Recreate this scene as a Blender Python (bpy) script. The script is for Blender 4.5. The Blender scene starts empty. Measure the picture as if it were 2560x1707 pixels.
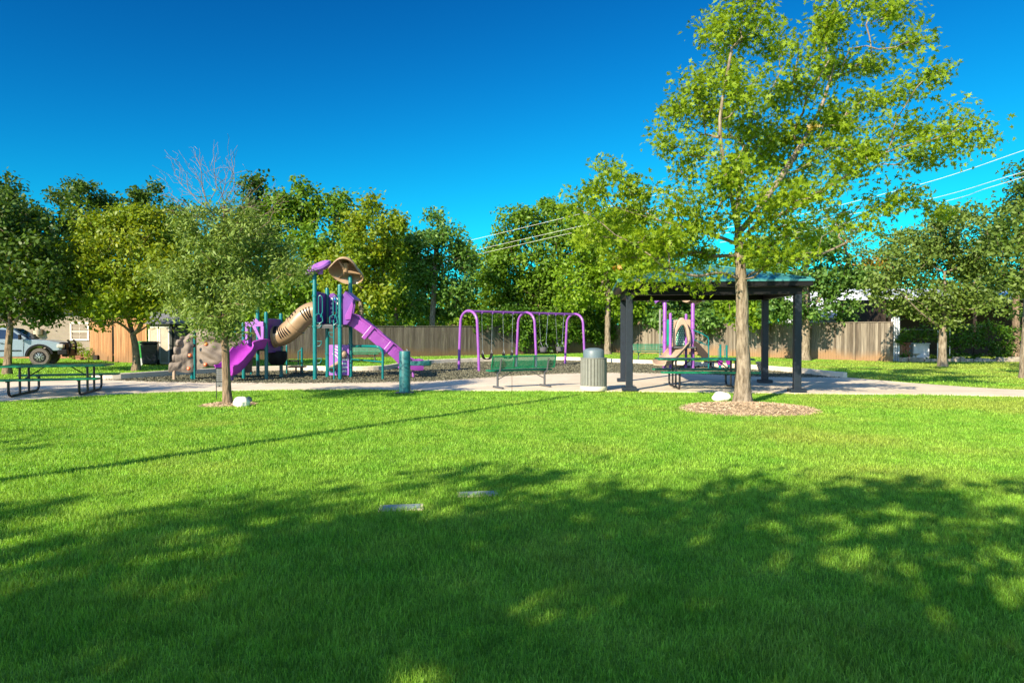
import bpy, math, random
import numpy as np
from mathutils import Vector, Matrix, noise
R = math.radians
scene = bpy.context.scene
COL = scene.collection

# ------------------------------------------------------------------ camera
F, CX, CY, HOR, CAMH = 1707.0, 1280.0, 853.5, 828.0, 1.5
PITCH = math.atan((CY - HOR) / F)
cam_data = bpy.data.cameras.new("camera")
cam = bpy.data.objects.new("camera", cam_data)
COL.objects.link(cam)
cam.location = (0, 0, CAMH)
cam.rotation_euler = (R(90) - PITCH, 0, 0)
cam_data.sensor_width = 36
cam_data.lens = 36 * F / 2560
cam_data.clip_start = 0.05
cam_data.clip_end = 2000
scene.camera = cam

# ------------------------------------------------------------------ light
SUN_EL = R(29)
SUN_DIR = Vector((0.585, 0.811, 0)).normalized()          # horizontal way the light travels
w = bpy.data.worlds.new("World")
scene.world = w
w.use_nodes = True
nt = w.node_tree
bg = nt.nodes["Background"]
sky = nt.nodes.new("ShaderNodeTexSky")
sky.sky_type = 'NISHITA'
sky.sun_disc = False
sky.sun_elevation = SUN_EL
sky.sun_rotation = math.atan2(-SUN_DIR.x, -SUN_DIR.y)
sky.altitude = 300
sky.air_density = 1.0
sky.dust_density = 0.0
sky.ozone_density = 3.5
# deep polarised blue opposite the sun, ordinary pale sky on the sun's side
def vm(op, a, b):
    n = nt.nodes.new("ShaderNodeVectorMath"); n.operation = op
    for i, q in enumerate((a, b)):
        if isinstance(q, tuple): n.inputs[i].default_value = q
        else: nt.links.new(q, n.inputs[i])
    return n.outputs["Value"] if op == 'DOT_PRODUCT' else n.outputs[0]
sq = vm('MULTIPLY', sky.outputs[0], sky.outputs[0])
deep = vm('DIVIDE', vm('MULTIPLY', sq, (0.005, 0.120, 0.138)), vm('ADD', vm('MULTIPLY', sq, (0.003, 0.016, 0.022)), (1, 1, 1)))
wtc = nt.nodes.new("ShaderNodeTexCoord")
dt = vm('DOT_PRODUCT', wtc.outputs["Generated"], (-SUN_DIR.x, -SUN_DIR.y, 0.0))
wr = nt.nodes.new("ShaderNodeMapRange"); wr.interpolation_type = 'SMOOTHSTEP'
wr.inputs[1].default_value = -0.2; wr.inputs[2].default_value = 0.55
nt.links.new(dt, wr.inputs[0])
wm = nt.nodes.new("ShaderNodeMix"); wm.data_type = 'RGBA'
nt.links.new(wr.outputs[0], wm.inputs[0]); nt.links.new(deep, wm.inputs[6]); nt.links.new(sky.outputs[0], wm.inputs[7])
nt.links.new(wm.outputs[2], bg.inputs["Color"])
bg.inputs["Strength"].default_value = 0.15
sd = bpy.data.lights.new("sun", 'SUN')
sd.energy = 4.8
sd.angle = R(0.53)
sd.color = (1.0, 0.86, 0.64)
sun = bpy.data.objects.new("sun", sd)
COL.objects.link(sun)
sun.location = (-20, -30, 30)
lv = Vector((SUN_DIR.x * math.cos(SUN_EL), SUN_DIR.y * math.cos(SUN_EL), -math.sin(SUN_EL)))
sun.rotation_euler = lv.to_track_quat('-Z', 'Y').to_euler()
scene.view_settings.view_transform = 'Standard'
scene.view_settings.look = 'None'
scene.view_settings.exposure = 1.18
scene.view_settings.gamma = 1.0
scene.cycles.max_bounces = 7
scene.cycles.transparent_max_bounces = 8
scene.cycles.caustics_reflective = False
scene.cycles.caustics_refractive = False

# ------------------------------------------------------------------ helpers
CP, SP = math.cos(PITCH), math.sin(PITCH)

def ray(x, y):
    a, b = (x - CX) / F, (CY - y) / F
    return Vector((a, CP + b * SP, b * CP - SP))

def G(x, y, z=0.0):
    """ground point seen at photo pixel x, y (on the plane of height z)"""
    r = ray(x, y)
    t = (z - CAMH) / r.z
    return Vector((r.x * t, r.y * t, z))

def W(x, y, D):
    """point at distance D ahead of the camera along the sight line of pixel x, y"""
    r = ray(x, y)
    t = D / r.y
    return Vector((r.x * t, D, CAMH + r.z * t))

def to_px(X, Y, Z):
    zc = Y * CP - (Z - CAMH) * SP
    yc = Y * SP + (Z - CAMH) * CP
    return CX + F * X / zc, CY - F * yc / zc

def V(*a):
    return Vector(a)

def mat(name, color, rough=0.5, metal=0.0, var=0.12, scale=6.0, bump=0.0, bscale=40.0, c2=None, fac_lo=0.35, fac_hi=0.65, spec=0.5, detail=6.0, coat=0.0):
    m = bpy.data.materials.new(name)
    m.use_nodes = True
    n, l = m.node_tree.nodes, m.node_tree.links
    p = n["Principled BSDF"]
    p.inputs["Roughness"].default_value = rough
    p.inputs["Metallic"].default_value = metal
    p.inputs["Specular IOR Level"].default_value = spec
    if coat:
        p.inputs["Coat Weight"].default_value = coat
        p.inputs["Coat Roughness"].default_value = 0.08
    tc = n.new("ShaderNodeTexCoord")
    nz = n.new("ShaderNodeTexNoise")
    nz.inputs["Scale"].default_value = scale
    nz.inputs["Detail"].default_value = detail
    nz.inputs["Roughness"].default_value = 0.6
    l.new(tc.outputs["Object"], nz.inputs["Vector"])
    mr = n.new("ShaderNodeMapRange")
    mr.inputs[1].default_value = fac_lo
    mr.inputs[2].default_value = fac_hi
    l.new(nz.outputs["Fac"], mr.inputs[0])
    mx = n.new("ShaderNodeMix")
    mx.data_type = 'RGBA'
    a = tuple(max(0, c * (1 - var)) for c in color)
    b = tuple(min(1, c * (1 + var)) for c in (c2 or color))
    mx.inputs[6].default_value = (*a, 1)
    mx.inputs[7].default_value = (*b, 1)
    l.new(mr.outputs[0], mx.inputs[0])
    l.new(mx.outputs[2], p.inputs["Base Color"])
    if bump:
        n2 = n.new("ShaderNodeTexNoise")
        n2.inputs["Scale"].default_value = bscale
        n2.inputs["Detail"].default_value = 5
        l.new(tc.outputs["Object"], n2.inputs["Vector"])
        bp = n.new("ShaderNodeBump")
        bp.inputs["Strength"].default_value = bump
        bp.inputs["Distance"].default_value = 0.02
        l.new(n2.outputs["Fac"], bp.inputs["Height"])
        l.new(bp.outputs[0], p.inputs["Normal"])
    return m

def foliage(name, c1, c2, c3=None, trans=0.35, rough=0.5, spec=0.35, nscale=0.5, tboost=1.5):
    """leaf material: every leaf its own tone, slow drift through the crown, light passing through"""
    m = bpy.data.materials.new(name)
    m.use_nodes = True
    n, l = m.node_tree.nodes, m.node_tree.links
    p = n["Principled BSDF"]
    out = n["Material Output"]
    p.inputs["Roughness"].default_value = rough
    p.inputs["Specular IOR Level"].default_value = spec
    g = n.new("ShaderNodeNewGeometry")
    mx = n.new("ShaderNodeMix"); mx.data_type = 'RGBA'
    mx.inputs[6].default_value = (*c1, 1); mx.inputs[7].default_value = (*c2, 1)
    l.new(g.outputs["Random Per Island"], mx.inputs[0])
    nz = n.new("ShaderNodeTexNoise"); nz.inputs["Scale"].default_value = nscale; nz.inputs["Detail"].default_value = 3
    l.new(g.outputs["Position"], nz.inputs["Vector"])
    mr = n.new("ShaderNodeMapRange"); mr.inputs[1].default_value = 0.42; mr.inputs[2].default_value = 0.62
    l.new(nz.outputs["Fac"], mr.inputs[0])
    mx2 = n.new("ShaderNodeMix"); mx2.data_type = 'RGBA'
    l.new(mr.outputs[0], mx2.inputs[0])
    l.new(mx.outputs[2], mx2.inputs[6])
    mx2.inputs[7].default_value = (*(c3 or c2), 1)
    l.new(mx2.outputs[2], p.inputs["Base Color"])
    tr = n.new("ShaderNodeBsdfTranslucent")
    bo = n.new("ShaderNodeMix"); bo.data_type = 'RGBA'; bo.blend_type = 'MULTIPLY'; bo.inputs[0].default_value = 1
    bo.inputs[7].default_value = (1.25 * tboost, 1.1 * tboost, 0.5, 1)
    l.new(mx2.outputs[2], bo.inputs[6])
    l.new(bo.outputs[2], tr.inputs["Color"])
    ms = n.new("ShaderNodeMixShader"); ms.inputs[0].default_value = trans
    l.new(p.outputs[0], ms.inputs[1]); l.new(tr.outputs[0], ms.inputs[2])
    l.new(ms.outputs[0], out.inputs["Surface"])
    return m

class MB:
    """collects shapes, links them as ONE mesh object"""
    def __init__(s):
        s.v, s.f, s.sm = [], [], []
    def add(s, vs, fs, smooth=False, mtx=None):
        o = len(s.v)
        for q in vs:
            q = Vector(q)
            s.v.append(tuple(mtx @ q) if mtx else tuple(q))
        for f in fs:
            s.f.append([i + o for i in f]); s.sm.append(smooth)
        return s
    def box(s, c, d, rot=0.0, mtx=None):
        x, y, z = d[0] / 2, d[1] / 2, d[2] / 2
        m = Matrix.Translation(c) @ (mtx.to_4x4() if mtx else Matrix.Rotation(rot, 4, 'Z'))
        vs = [(-x, -y, -z), (x, -y, -z), (x, y, -z), (-x, y, -z), (-x, -y, z), (x, -y, z), (x, y, z), (-x, y, z)]
        fs = [(0, 3, 2, 1), (4, 5, 6, 7), (0, 1, 5, 4), (1, 2, 6, 5), (2, 3, 7, 6), (3, 0, 4, 7)]
        return s.add(vs, fs, False, m)
    def bar(s, a, b, wd, th, up=(0, 0, 1)):
        a, b = Vector(a), Vector(b)
        d = (b - a); L = d.length; d.normalize()
        sx = d.cross(Vector(up))
        if sx.length < 1e-4: sx = d.cross(Vector((1, 0, 0)))
        sx.normalize(); u = sx.cross(d)
        m = Matrix((sx, d, u)).transposed()
        return s.box((a + b) / 2, (wd, L, th), mtx=m)
    def sweep(s, path, prof, up=(0, 0, 1), closed=True, cap=True, smooth=True, scales=None):
        """prof: list of (side, up) points swept along path"""
        path = [Vector(p) for p in path]
        k = len(prof); rings = []
        pu = Vector(up)
        for i, p in enumerate(path):
            d = (path[min(i + 1, len(path) - 1)] - path[max(i - 1, 0)]).normalized()
            sx = d.cross(pu)
            if sx.length < 1e-3: sx = d.cross(Vector((0.3, 1, 0.1)))
            sx.normalize(); u = sx.cross(d).normalized()
            if scales is None: sc = 1
            else: sc = scales[i]
            rings.append([p + sx * (a * sc) + u * (b * sc) for a, b in prof])
        vs = [q for r in rings for q in r]
        fs = []
        kk = k if closed else k - 1
        for i in range(len(path) - 1):
            for j in range(kk):
                a, b = i * k + j, i * k + (j + 1) % k
                fs.append((a, b, b + k, a + k))
        if cap and closed:
            fs.append(tuple(range(k))[::-1]); fs.append(tuple(range((len(path) - 1) * k, len(path) * k)))
        return s.add(vs, fs, smooth)
    def tube(s, path, r, n=10, radii=None, cap=True):
        """round tube whose frame is carried along the path"""
        path = [Vector(p) for p in path]
        d0 = (path[1] - path[0]).normalized()
        sx = d0.orthogonal().normalized()
        vs = []
        for i, p in enumerate(path):
            d = (path[min(i + 1, len(path) - 1)] - path[max(i - 1, 0)]).normalized()
            sx = (sx - d * sx.dot(d)).normalized(); u = d.cross(sx)
            rr = radii[i] if radii else r
            for j in range(n):
                a = 2 * math.pi * j / n
                vs.append(p + (sx * math.cos(a) + u * math.sin(a)) * rr)
        fs = []
        for i in range(len(path) - 1):
            for j in range(n):
                a, b = i * n + j, i * n + (j + 1) % n
                fs.append((a, b, b + n, a + n))
        if cap:
            fs.append(tuple(range(n))[::-1]); fs.append(tuple(range((len(path) - 1) * n, len(path) * n)))
        return s.add(vs, fs, True)
    def lathe(s, c, prof, n=24, mtx=None):
        vs = []
        for r, z in prof:
            for j in range(n):
                a = 2 * math.pi * j / n
                vs.append((r * math.cos(a), r * math.sin(a), z))
        fs = []
        for i in range(len(prof) - 1):
            for j in range(n):
                a, b = i * n + j, i * n + (j + 1) % n
                fs.append((a, b, b + n, a + n))
        fs.append(tuple(range(n))[::-1]); fs.append(tuple(range((len(prof) - 1) * n, len(prof) * n)))
        return s.add(vs, fs, True, Matrix.Translation(c) @ (mtx.to_4x4() if mtx else Matrix.Identity(4)))
    def prism(s, poly, a, b, mtx=None, smooth=False):
        """2-D polygon (x, y) between heights a and b"""
        k = len(poly)
        vs = [(p[0], p[1], a) for p in poly] + [(p[0], p[1], b) for p in poly]
        fs = [tuple(range(k))[::-1], tuple(range(k, 2 * k))]
        fs += [(i, (i + 1) % k, (i + 1) % k + k, i + k) for i in range(k)]
        return s.add(vs, fs, smooth, mtx)
    def build(s, name, m, parent=None, bevel=0.0, segs=2):
        me = bpy.data.meshes.new(name)
        me.from_pydata(s.v, [], s.f)
        me.polygons.foreach_set("use_smooth", s.sm)
        me.update()
        if any(s.sm): me.set_sharp_from_angle(angle=R(38))
        me.materials.append(m)
        o = bpy.data.objects.new(name, me)
        COL.objects.link(o)
        if parent is not None: o.parent = parent
        if bevel:
            b = o.modifiers.new("bevel", 'BEVEL'); b.width = bevel; b.segments = segs; b.limit_method = 'ANGLE'; b.angle_limit = R(40)
        return o

def tag(o, label=None, cat=None, group=None, kind=None):
    if label: o["label"] = label
    if cat: o["category"] = cat
    if group: o["group"] = group
    if kind: o["kind"] = kind
    return o

def thing(name, label, cat, loc=(0, 0, 0), rz=0.0, group=None):
    o = bpy.data.objects.new(name, None)
    o.empty_display_size = 0.2
    COL.objects.link(o); o.location = loc; o.rotation_euler = (0, 0, rz)
    return tag(o, label, cat, group)

def dup(root, loc, rz, label, group=None):
    def cp(o, par):
        c = o.copy(); COL.objects.link(c); c.parent = par
        for ch in o.children: cp(ch, c)
        return c
    kids = list(root.children)
    r = root.copy(); COL.objects.link(r); r.location = loc; r.rotation_euler = (0, 0, rz)
    r["label"] = label
    for ch in kids: cp(ch, r)
    return r

def arc(c, r, a0, a1, n, plane='xz'):
    out = []
    for i in range(n + 1):
        a = R(a0 + (a1 - a0) * i / n)
        if plane == 'xz': out.append(Vector((c[0] + r * math.cos(a), c[1], c[2] + r * math.sin(a))))
        elif plane == 'yz': out.append(Vector((c[0], c[1] + r * math.cos(a), c[2] + r * math.sin(a))))
        else: out.append(Vector((c[0] + r * math.cos(a), c[1] + r * math.sin(a), c[2])))
    return out

def smooth_path(pts, n=6):
    pts = [Vector(p) for p in pts]
    out = []
    for i in range(len(pts) - 1):
        p0, p1, p2, p3 = pts[max(i - 1, 0)], pts[i], pts[i + 1], pts[min(i + 2, len(pts) - 1)]
        for k in range(n):
            t = k / n
            out.append(0.5 * ((2 * p1) + (p2 - p0) * t + (2 * p0 - 5 * p1 + 4 * p2 - p3) * t * t + (3 * p1 - p0 - 3 * p2 + p3) * t ** 3))
    out.append(pts[-1])
    return out

def np_mesh(name, verts, k, m, parent=None, faces=None, smooth=False):
    """mesh of n islands with k verts each; faces = list of index tuples within one island"""
    verts = np.asarray(verts, dtype=np.float32).reshape(-1, 3)
    n = len(verts) // k
    loops_one = [i for f in faces for i in f]
    sizes = [len(f) for f in faces]
    base = (np.arange(n) * k)[:, None]
    loops = (base + np.array(loops_one)[None, :]).ravel().astype(np.int32)
    starts_one = np.concatenate([[0], np.cumsum(sizes)[:-1]])
    starts = ((np.arange(n) * len(loops_one))[:, None] + starts_one[None, :]).ravel().astype(np.int32)
    me = bpy.data.meshes.new(name)
    me.vertices.add(len(verts)); me.vertices.foreach_set("co", verts.ravel())
    me.loops.add(len(loops)); me.loops.foreach_set("vertex_index", loops)
    me.polygons.add(len(starts)); me.polygons.foreach_set("loop_start", starts)
    if smooth: me.polygons.foreach_set("use_smooth", np.ones(len(starts), dtype=bool))
    me.update(calc_edges=True)
    me.materials.append(m)
    o = bpy.data.objects.new(name, me)
    COL.objects.link(o)
    if parent is not None: o.parent = parent
    return o

# ------------------------------------------------------------------ materials
M = {}
M['teal'] = mat('teal_paint', (0.0, 0.14, 0.145), 0.3, var=0.15, scale=3)
M['purple'] = mat('purple_paint', (0.25, 0.08, 0.37), 0.3, var=0.1, scale=3)
M['lilac'] = mat('lilac_plastic', (0.29, 0.11, 0.46), 0.4, var=0.1, scale=4, bump=0.05)
M['violet'] = mat('violet_plastic', (0.13, 0.03, 0.26), 0.45, var=0.12, scale=4)
M['magenta'] = mat('magenta_plastic', (0.29, 0.034, 0.33), 0.3, var=0.1, scale=3)
M['slide_purple'] = mat('slide_plastic', (0.25, 0.052, 0.32), 0.33, var=0.1, scale=3)
M['tan'] = mat('tan_plastic', (0.30, 0.20, 0.115), 0.35, var=0.1, scale=3)
M['tan_pale'] = mat('pale_tan_plastic', (0.40, 0.29, 0.20), 0.42, var=0.1, scale=3)
M['white'] = mat('white_plastic', (0.75, 0.75, 0.75), 0.4, var=0.05)
M['notice'] = mat('faded_notice_sheet', (0.22, 0.22, 0.23), 0.5)
M['orange'] = mat('orange_plastic', (0.7, 0.12, 0.02), 0.4)
M['blue'] = mat('blue_plastic', (0.02, 0.15, 0.6), 0.3)
M['dotgreen'] = mat('green_plastic', (0.0, 0.26, 0.15), 0.4)
M['black'] = mat('black_rubber', (0.010, 0.010, 0.012), 0.6, spec=0.2)
M['darkplast'] = mat('black_plastic', (0.012, 0.014, 0.022), 0.35, var=0.4)
M['green'] = mat('green_plastisol', (0.0, 0.15, 0.07), 0.33, var=0.12, scale=8)
M['black_tube'] = mat('black_tube', (0.012, 0.012, 0.016), 0.35)
M['grey_steel'] = mat('grey_steel_paint', (0.07, 0.075, 0.085), 0.45, var=0.15)
M['steel'] = mat('galvanised_steel', (0.42, 0.43, 0.45), 0.35, 0.8)
M['navy'] = mat('dark_post_paint', (0.012, 0.019, 0.030), 0.45, var=0.15, spec=0.3)
M['fascia'] = mat('black_fascia_paint', (0.006, 0.006, 0.007), 0.5, spec=0.2)
M['roofteal'] = mat('teal_metal_roof', (0.05, 0.23, 0.24), 0.3, 0.15, var=0.12, scale=2)
M['stone'] = mat('wall_tan_rock', (0.19, 0.155, 0.125), 0.75, var=0.15, scale=2.5, bump=0.25, bscale=12)
M['boulder'] = mat('white_limestone', (0.80, 0.75, 0.64), 0.9, var=0.12, scale=6, bump=0.5, bscale=14)
M['trashgrey'] = mat('grey_slats', (0.185, 0.19, 0.17), 0.55, var=0.08)
M['domegrey'] = mat('blue_grey_dome', (0.11, 0.155, 0.185), 0.45, var=0.08)
M['cartgreen'] = mat('green_cart', (0.03, 0.28, 0.05), 0.4)
M['glass'] = mat('dark_glass', (0.01, 0.02, 0.045), 0.06, spec=0.8)
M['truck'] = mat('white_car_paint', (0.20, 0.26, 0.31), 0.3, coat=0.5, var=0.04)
M['tyre'] = mat('tyre_rubber', (0.12, 0.10, 0.09), 0.85, var=0.35, scale=12)
M['rim'] = mat('rim_metal', (0.5, 0.5, 0.48), 0.3, 0.9)
M['lamp'] = mat('headlight_lens', (0.45, 0.42, 0.4), 0.1)
M['amber'] = mat('amber_lens', (0.6, 0.2, 0.05), 0.2)
M['siding'] = mat('taupe_siding', (0.26, 0.215, 0.17), 0.7, var=0.08, scale=3)
M['trim'] = mat('white_trim', (0.68, 0.64, 0.58), 0.6, var=0.06)
M['brick'] = mat('red_brick', (0.28, 0.12, 0.07), 0.85, var=0.25, scale=8)
M['shingle'] = mat('grey_shingles', (0.13, 0.135, 0.15), 0.85, var=0.25, scale=9)
M['shedpale'] = mat('pale_shed_panel', (0.42, 0.36, 0.28), 0.7, var=0.1)
M['whitemetal'] = mat('white_sheet_metal', (0.62, 0.66, 0.72), 0.4, var=0.1)
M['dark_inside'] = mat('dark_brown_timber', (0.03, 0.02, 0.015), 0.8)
M['wire'] = mat('wire_metal', (0.75, 0.75, 0.72), 0.4)
M['bucket'] = mat('white_bucket', (0.6, 0.62, 0.66), 0.5)
M['lowwall'] = mat('old_stone_wall', (0.3, 0.26, 0.21), 0.9, var=0.3, scale=5, bump=0.5)
M['fount'] = mat('dark_teal_paint', (0.012, 0.115, 0.13), 0.45, var=0.25, scale=5)
M['lid'] = mat('pale_teal_lid', (0.24, 0.31, 0.27), 0.6)

def wood_fence_mat(name, ca, cb, stain):
    m = bpy.data.materials.new(name); m.use_nodes = True
    n, l = m.node_tree.nodes, m.node_tree.links
    p = n["Principled BSDF"]; p.inputs["Roughness"].default_value = 0.85; p.inputs["Specular IOR Level"].default_value = 0.2
    g = n.new("ShaderNodeNewGeometry"); tc = n.new("ShaderNodeTexCoord")
    mx = n.new("ShaderNodeMix"); mx.data_type = 'RGBA'
    mx.inputs[6].default_value = (*ca, 1); mx.inputs[7].default_value = (*cb, 1)
    l.new(g.outputs["Random Per Island"], mx.inputs[0])
    mp = n.new("ShaderNodeMapping"); mp.inputs["Scale"].default_value = (14, 14, 0.9)
    l.new(tc.outputs["Object"], mp.inputs["Vector"])
    nz = n.new("ShaderNodeTexNoise"); nz.inputs["Scale"].default_value = 1.5; nz.inputs["Detail"].default_value = 7
    l.new(mp.outputs[0], nz.inputs["Vector"])
    mr = n.new("ShaderNodeMapRange"); mr.inputs[1].default_value = 0.3; mr.inputs[2].default_value = 0.7; mr.inputs[3].default_value = 0.62; mr.inputs[4].default_value = 1.25
    l.new(nz.outputs["Fac"], mr.inputs[0])
    ml = n.new("ShaderNodeMix"); ml.data_type = 'RGBA'; ml.blend_type = 'MULTIPLY'; ml.inputs[0].default_value = 1
    l.new(mx.outputs[2], ml.inputs[6]); l.new(mr.outputs[0], ml.inputs[7])
    # rust-brown soil stain creeping up the foot of the boards
    sp = n.new("ShaderNodeSeparateXYZ"); l.new(g.outputs["Position"], sp.inputs[0])
    n2 = n.new("ShaderNodeTexNoise"); n2.inputs["Scale"].default_value = 0.9; n2.inputs["Detail"].default_value = 5
    l.new(g.outputs["Position"], n2.inputs["Vector"])
    ad = n.new("ShaderNodeMath"); ad.operation = 'MULTIPLY_ADD'; ad.inputs[1].default_value = 1.1; ad.inputs[2].default_value = 0.0
    l.new(n2.outputs["Fac"], ad.inputs[0])
    sb = n.new("ShaderNodeMath"); sb.operation = 'SUBTRACT'
    l.new(ad.outputs[0], sb.inputs[0]); l.new(sp.outputs[2], sb.inputs[1])
    m2 = n.new("ShaderNodeMapRange"); m2.inputs[1].default_value = -0.05; m2.inputs[2].default_value = 0.4
    l.new(sb.outputs[0], m2.inputs[0])
    m3 = n.new("ShaderNodeMix"); m3.data_type = 'RGBA'
    l.new(m2.outputs[0], m3.inputs[0]); l.new(ml.outputs[2], m3.inputs[6]); m3.inputs[7].default_value = (*stain, 1)
    l.new(m3.outputs[2], p.inputs["Base Color"])
    return m
M['fence_shaded'] = wood_fence_mat('shaded_weathered_fence', (0.075, 0.062, 0.05), (0.15, 0.13, 0.105), (0.15, 0.10, 0.055))  # same weathered boards, with the left run's shade put into the colour
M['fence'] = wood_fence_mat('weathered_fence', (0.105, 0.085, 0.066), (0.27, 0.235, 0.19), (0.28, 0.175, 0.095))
M['cedar'] = wood_fence_mat('cedar_fence', (0.27, 0.13, 0.055), (0.42, 0.235, 0.11), (0.25, 0.14, 0.07))
M['greywood'] = wood_fence_mat('grey_shed_boards', (0.035, 0.04, 0.035), (0.07, 0.075, 0.07), (0.06, 0.055, 0.05))

def bark_mat(name, c1, c2, sc=1.0):
    m = bpy.data.materials.new(name); m.use_nodes = True
    n, l = m.node_tree.nodes, m.node_tree.links
    p = n["Principled BSDF"]; p.inputs["Roughness"].default_value = 0.9; p.inputs["Specular IOR Level"].default_value = 0.15
    tc = n.new("ShaderNodeTexCoord")
    mp = n.new("ShaderNodeMapping"); mp.inputs["Scale"].default_value = (9 * sc, 9 * sc, 2.2 * sc)
    l.new(tc.outputs["Object"], mp.inputs["Vector"])
    nz = n.new("ShaderNodeTexNoise"); nz.inputs["Scale"].default_value = 2.0; nz.inputs["Detail"].default_value = 8; nz.inputs["Roughness"].default_value = 0.65
    l.new(mp.outputs[0], nz.inputs["Vector"])
    vo = n.new("ShaderNodeTexVoronoi"); vo.inputs["Scale"].default_value = 2.5
    l.new(mp.outputs[0], vo.inputs["Vector"])
    mr = n.new("ShaderNodeMapRange"); mr.inputs[1].default_value = 0.36; mr.inputs[2].default_value = 0.62
    l.new(nz.outputs["Fac"], mr.inputs[0])
    mx = n.new("ShaderNodeMix"); mx.data_type = 'RGBA'
    mx.inputs[6].default_value = (*c1, 1); mx.inputs[7].default_value = (*c2, 1)
    l.new(mr.outputs[0], mx.inputs[0]); l.new(mx.outputs[2], p.inputs["Base Color"])
    ad = n.new("ShaderNodeMath"); ad.operation = 'ADD'
    l.new(nz.outputs["Fac"], ad.inputs[0]); l.new(vo.outputs["Distance"], ad.inputs[1])
    bp = n.new("ShaderNodeBump"); bp.inputs["Strength"].default_value = 0.7; bp.inputs["Distance"].default_value = 0.02
    l.new(ad.outputs[0], bp.inputs["Height"]); l.new(bp.outputs[0], p.inputs["Normal"])
    return m
M['bark'] = bark_mat('pale_bark', (0.11, 0.085, 0.058), (0.30, 0.25, 0.185))
M['bark_dark'] = bark_mat('brown_bark', (0.10, 0.07, 0.045), (0.26, 0.19, 0.13))
M['bark_dead'] = bark_mat('dead_twig_bark', (0.15, 0.10, 0.08), (0.26, 0.19, 0.16))

def grass_colour(n, l):
    """lawn colour from world position: fresh green with straw-coloured patches"""
    g = n.new("ShaderNodeNewGeometry")
    a = n.new("ShaderNodeTexNoise"); a.inputs["Scale"].default_value = 0.33; a.inputs["Detail"].default_value = 4
    l.new(g.outputs["Position"], a.inputs["Vector"])
    b = n.new("ShaderNodeTexNoise"); b.inputs["Scale"].default_value = 1.7; b.inputs["Detail"].default_value = 5
    l.new(g.outputs["Position"], b.inputs["Vector"])
    m1 = n.new("ShaderNodeMapRange"); m1.inputs[1].default_value = 0.35; m1.inputs[2].default_value = 0.65
    l.new(b.outputs["Fac"], m1.inputs[0])
    x1 = n.new("ShaderNodeMix"); x1.data_type = 'RGBA'
    x1.inputs[6].default_value = (0.17, 0.37, 0.034, 1); x1.inputs[7].default_value = (0.27, 0.46, 0.055, 1)
    l.new(m1.outputs[0], x1.inputs[0])
    m2 = n.new("ShaderNodeMapRange"); m2.inputs[1].default_value = 0.54; m2.inputs[2].default_value = 0.72; m2.inputs[4].default_value = 0.75
    sx_ = n.new("ShaderNodeSeparateXYZ"); l.new(g.outputs["Position"], sx_.inputs[0])
    dr = n.new("ShaderNodeMath"); dr.operation = 'MULTIPLY_ADD'; dr.inputs[1].default_value = 0.011; dr.use_clamp = False   # the lawn is drier towards the right
    l.new(sx_.outputs[0], dr.inputs[0]); l.new(a.outputs["Fac"], dr.inputs[2])
    l.new(dr.outputs[0], m2.inputs[0])
    x2 = n.new("ShaderNodeMix"); x2.data_type = 'RGBA'
    l.new(m2.outputs[0], x2.inputs[0]); l.new(x1.outputs[2], x2.inputs[6]); x2.inputs[7].default_value = (0.33, 0.40, 0.07, 1)
    c_ = n.new("ShaderNodeTexNoise"); c_.inputs["Scale"].default_value = 5.5; c_.inputs["Detail"].default_value = 3
    l.new(g.outputs["Position"], c_.inputs["Vector"])
    m5 = n.new("ShaderNodeMapRange"); m5.inputs[1].default_value = 0.3; m5.inputs[2].default_value = 0.7; m5.inputs[3].default_value = 0.80; m5.inputs[4].default_value = 1.14
    l.new(c_.outputs["Fac"], m5.inputs[0])
    x3 = n.new("ShaderNodeMix"); x3.data_type = 'RGBA'; x3.blend_type = 'MULTIPLY'; x3.inputs[0].default_value = 1
    l.new(x2.outputs[2], x3.inputs[6]); l.new(m5.outputs[0], x3.inputs[7])
    return g, x3.outputs[2]

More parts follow.
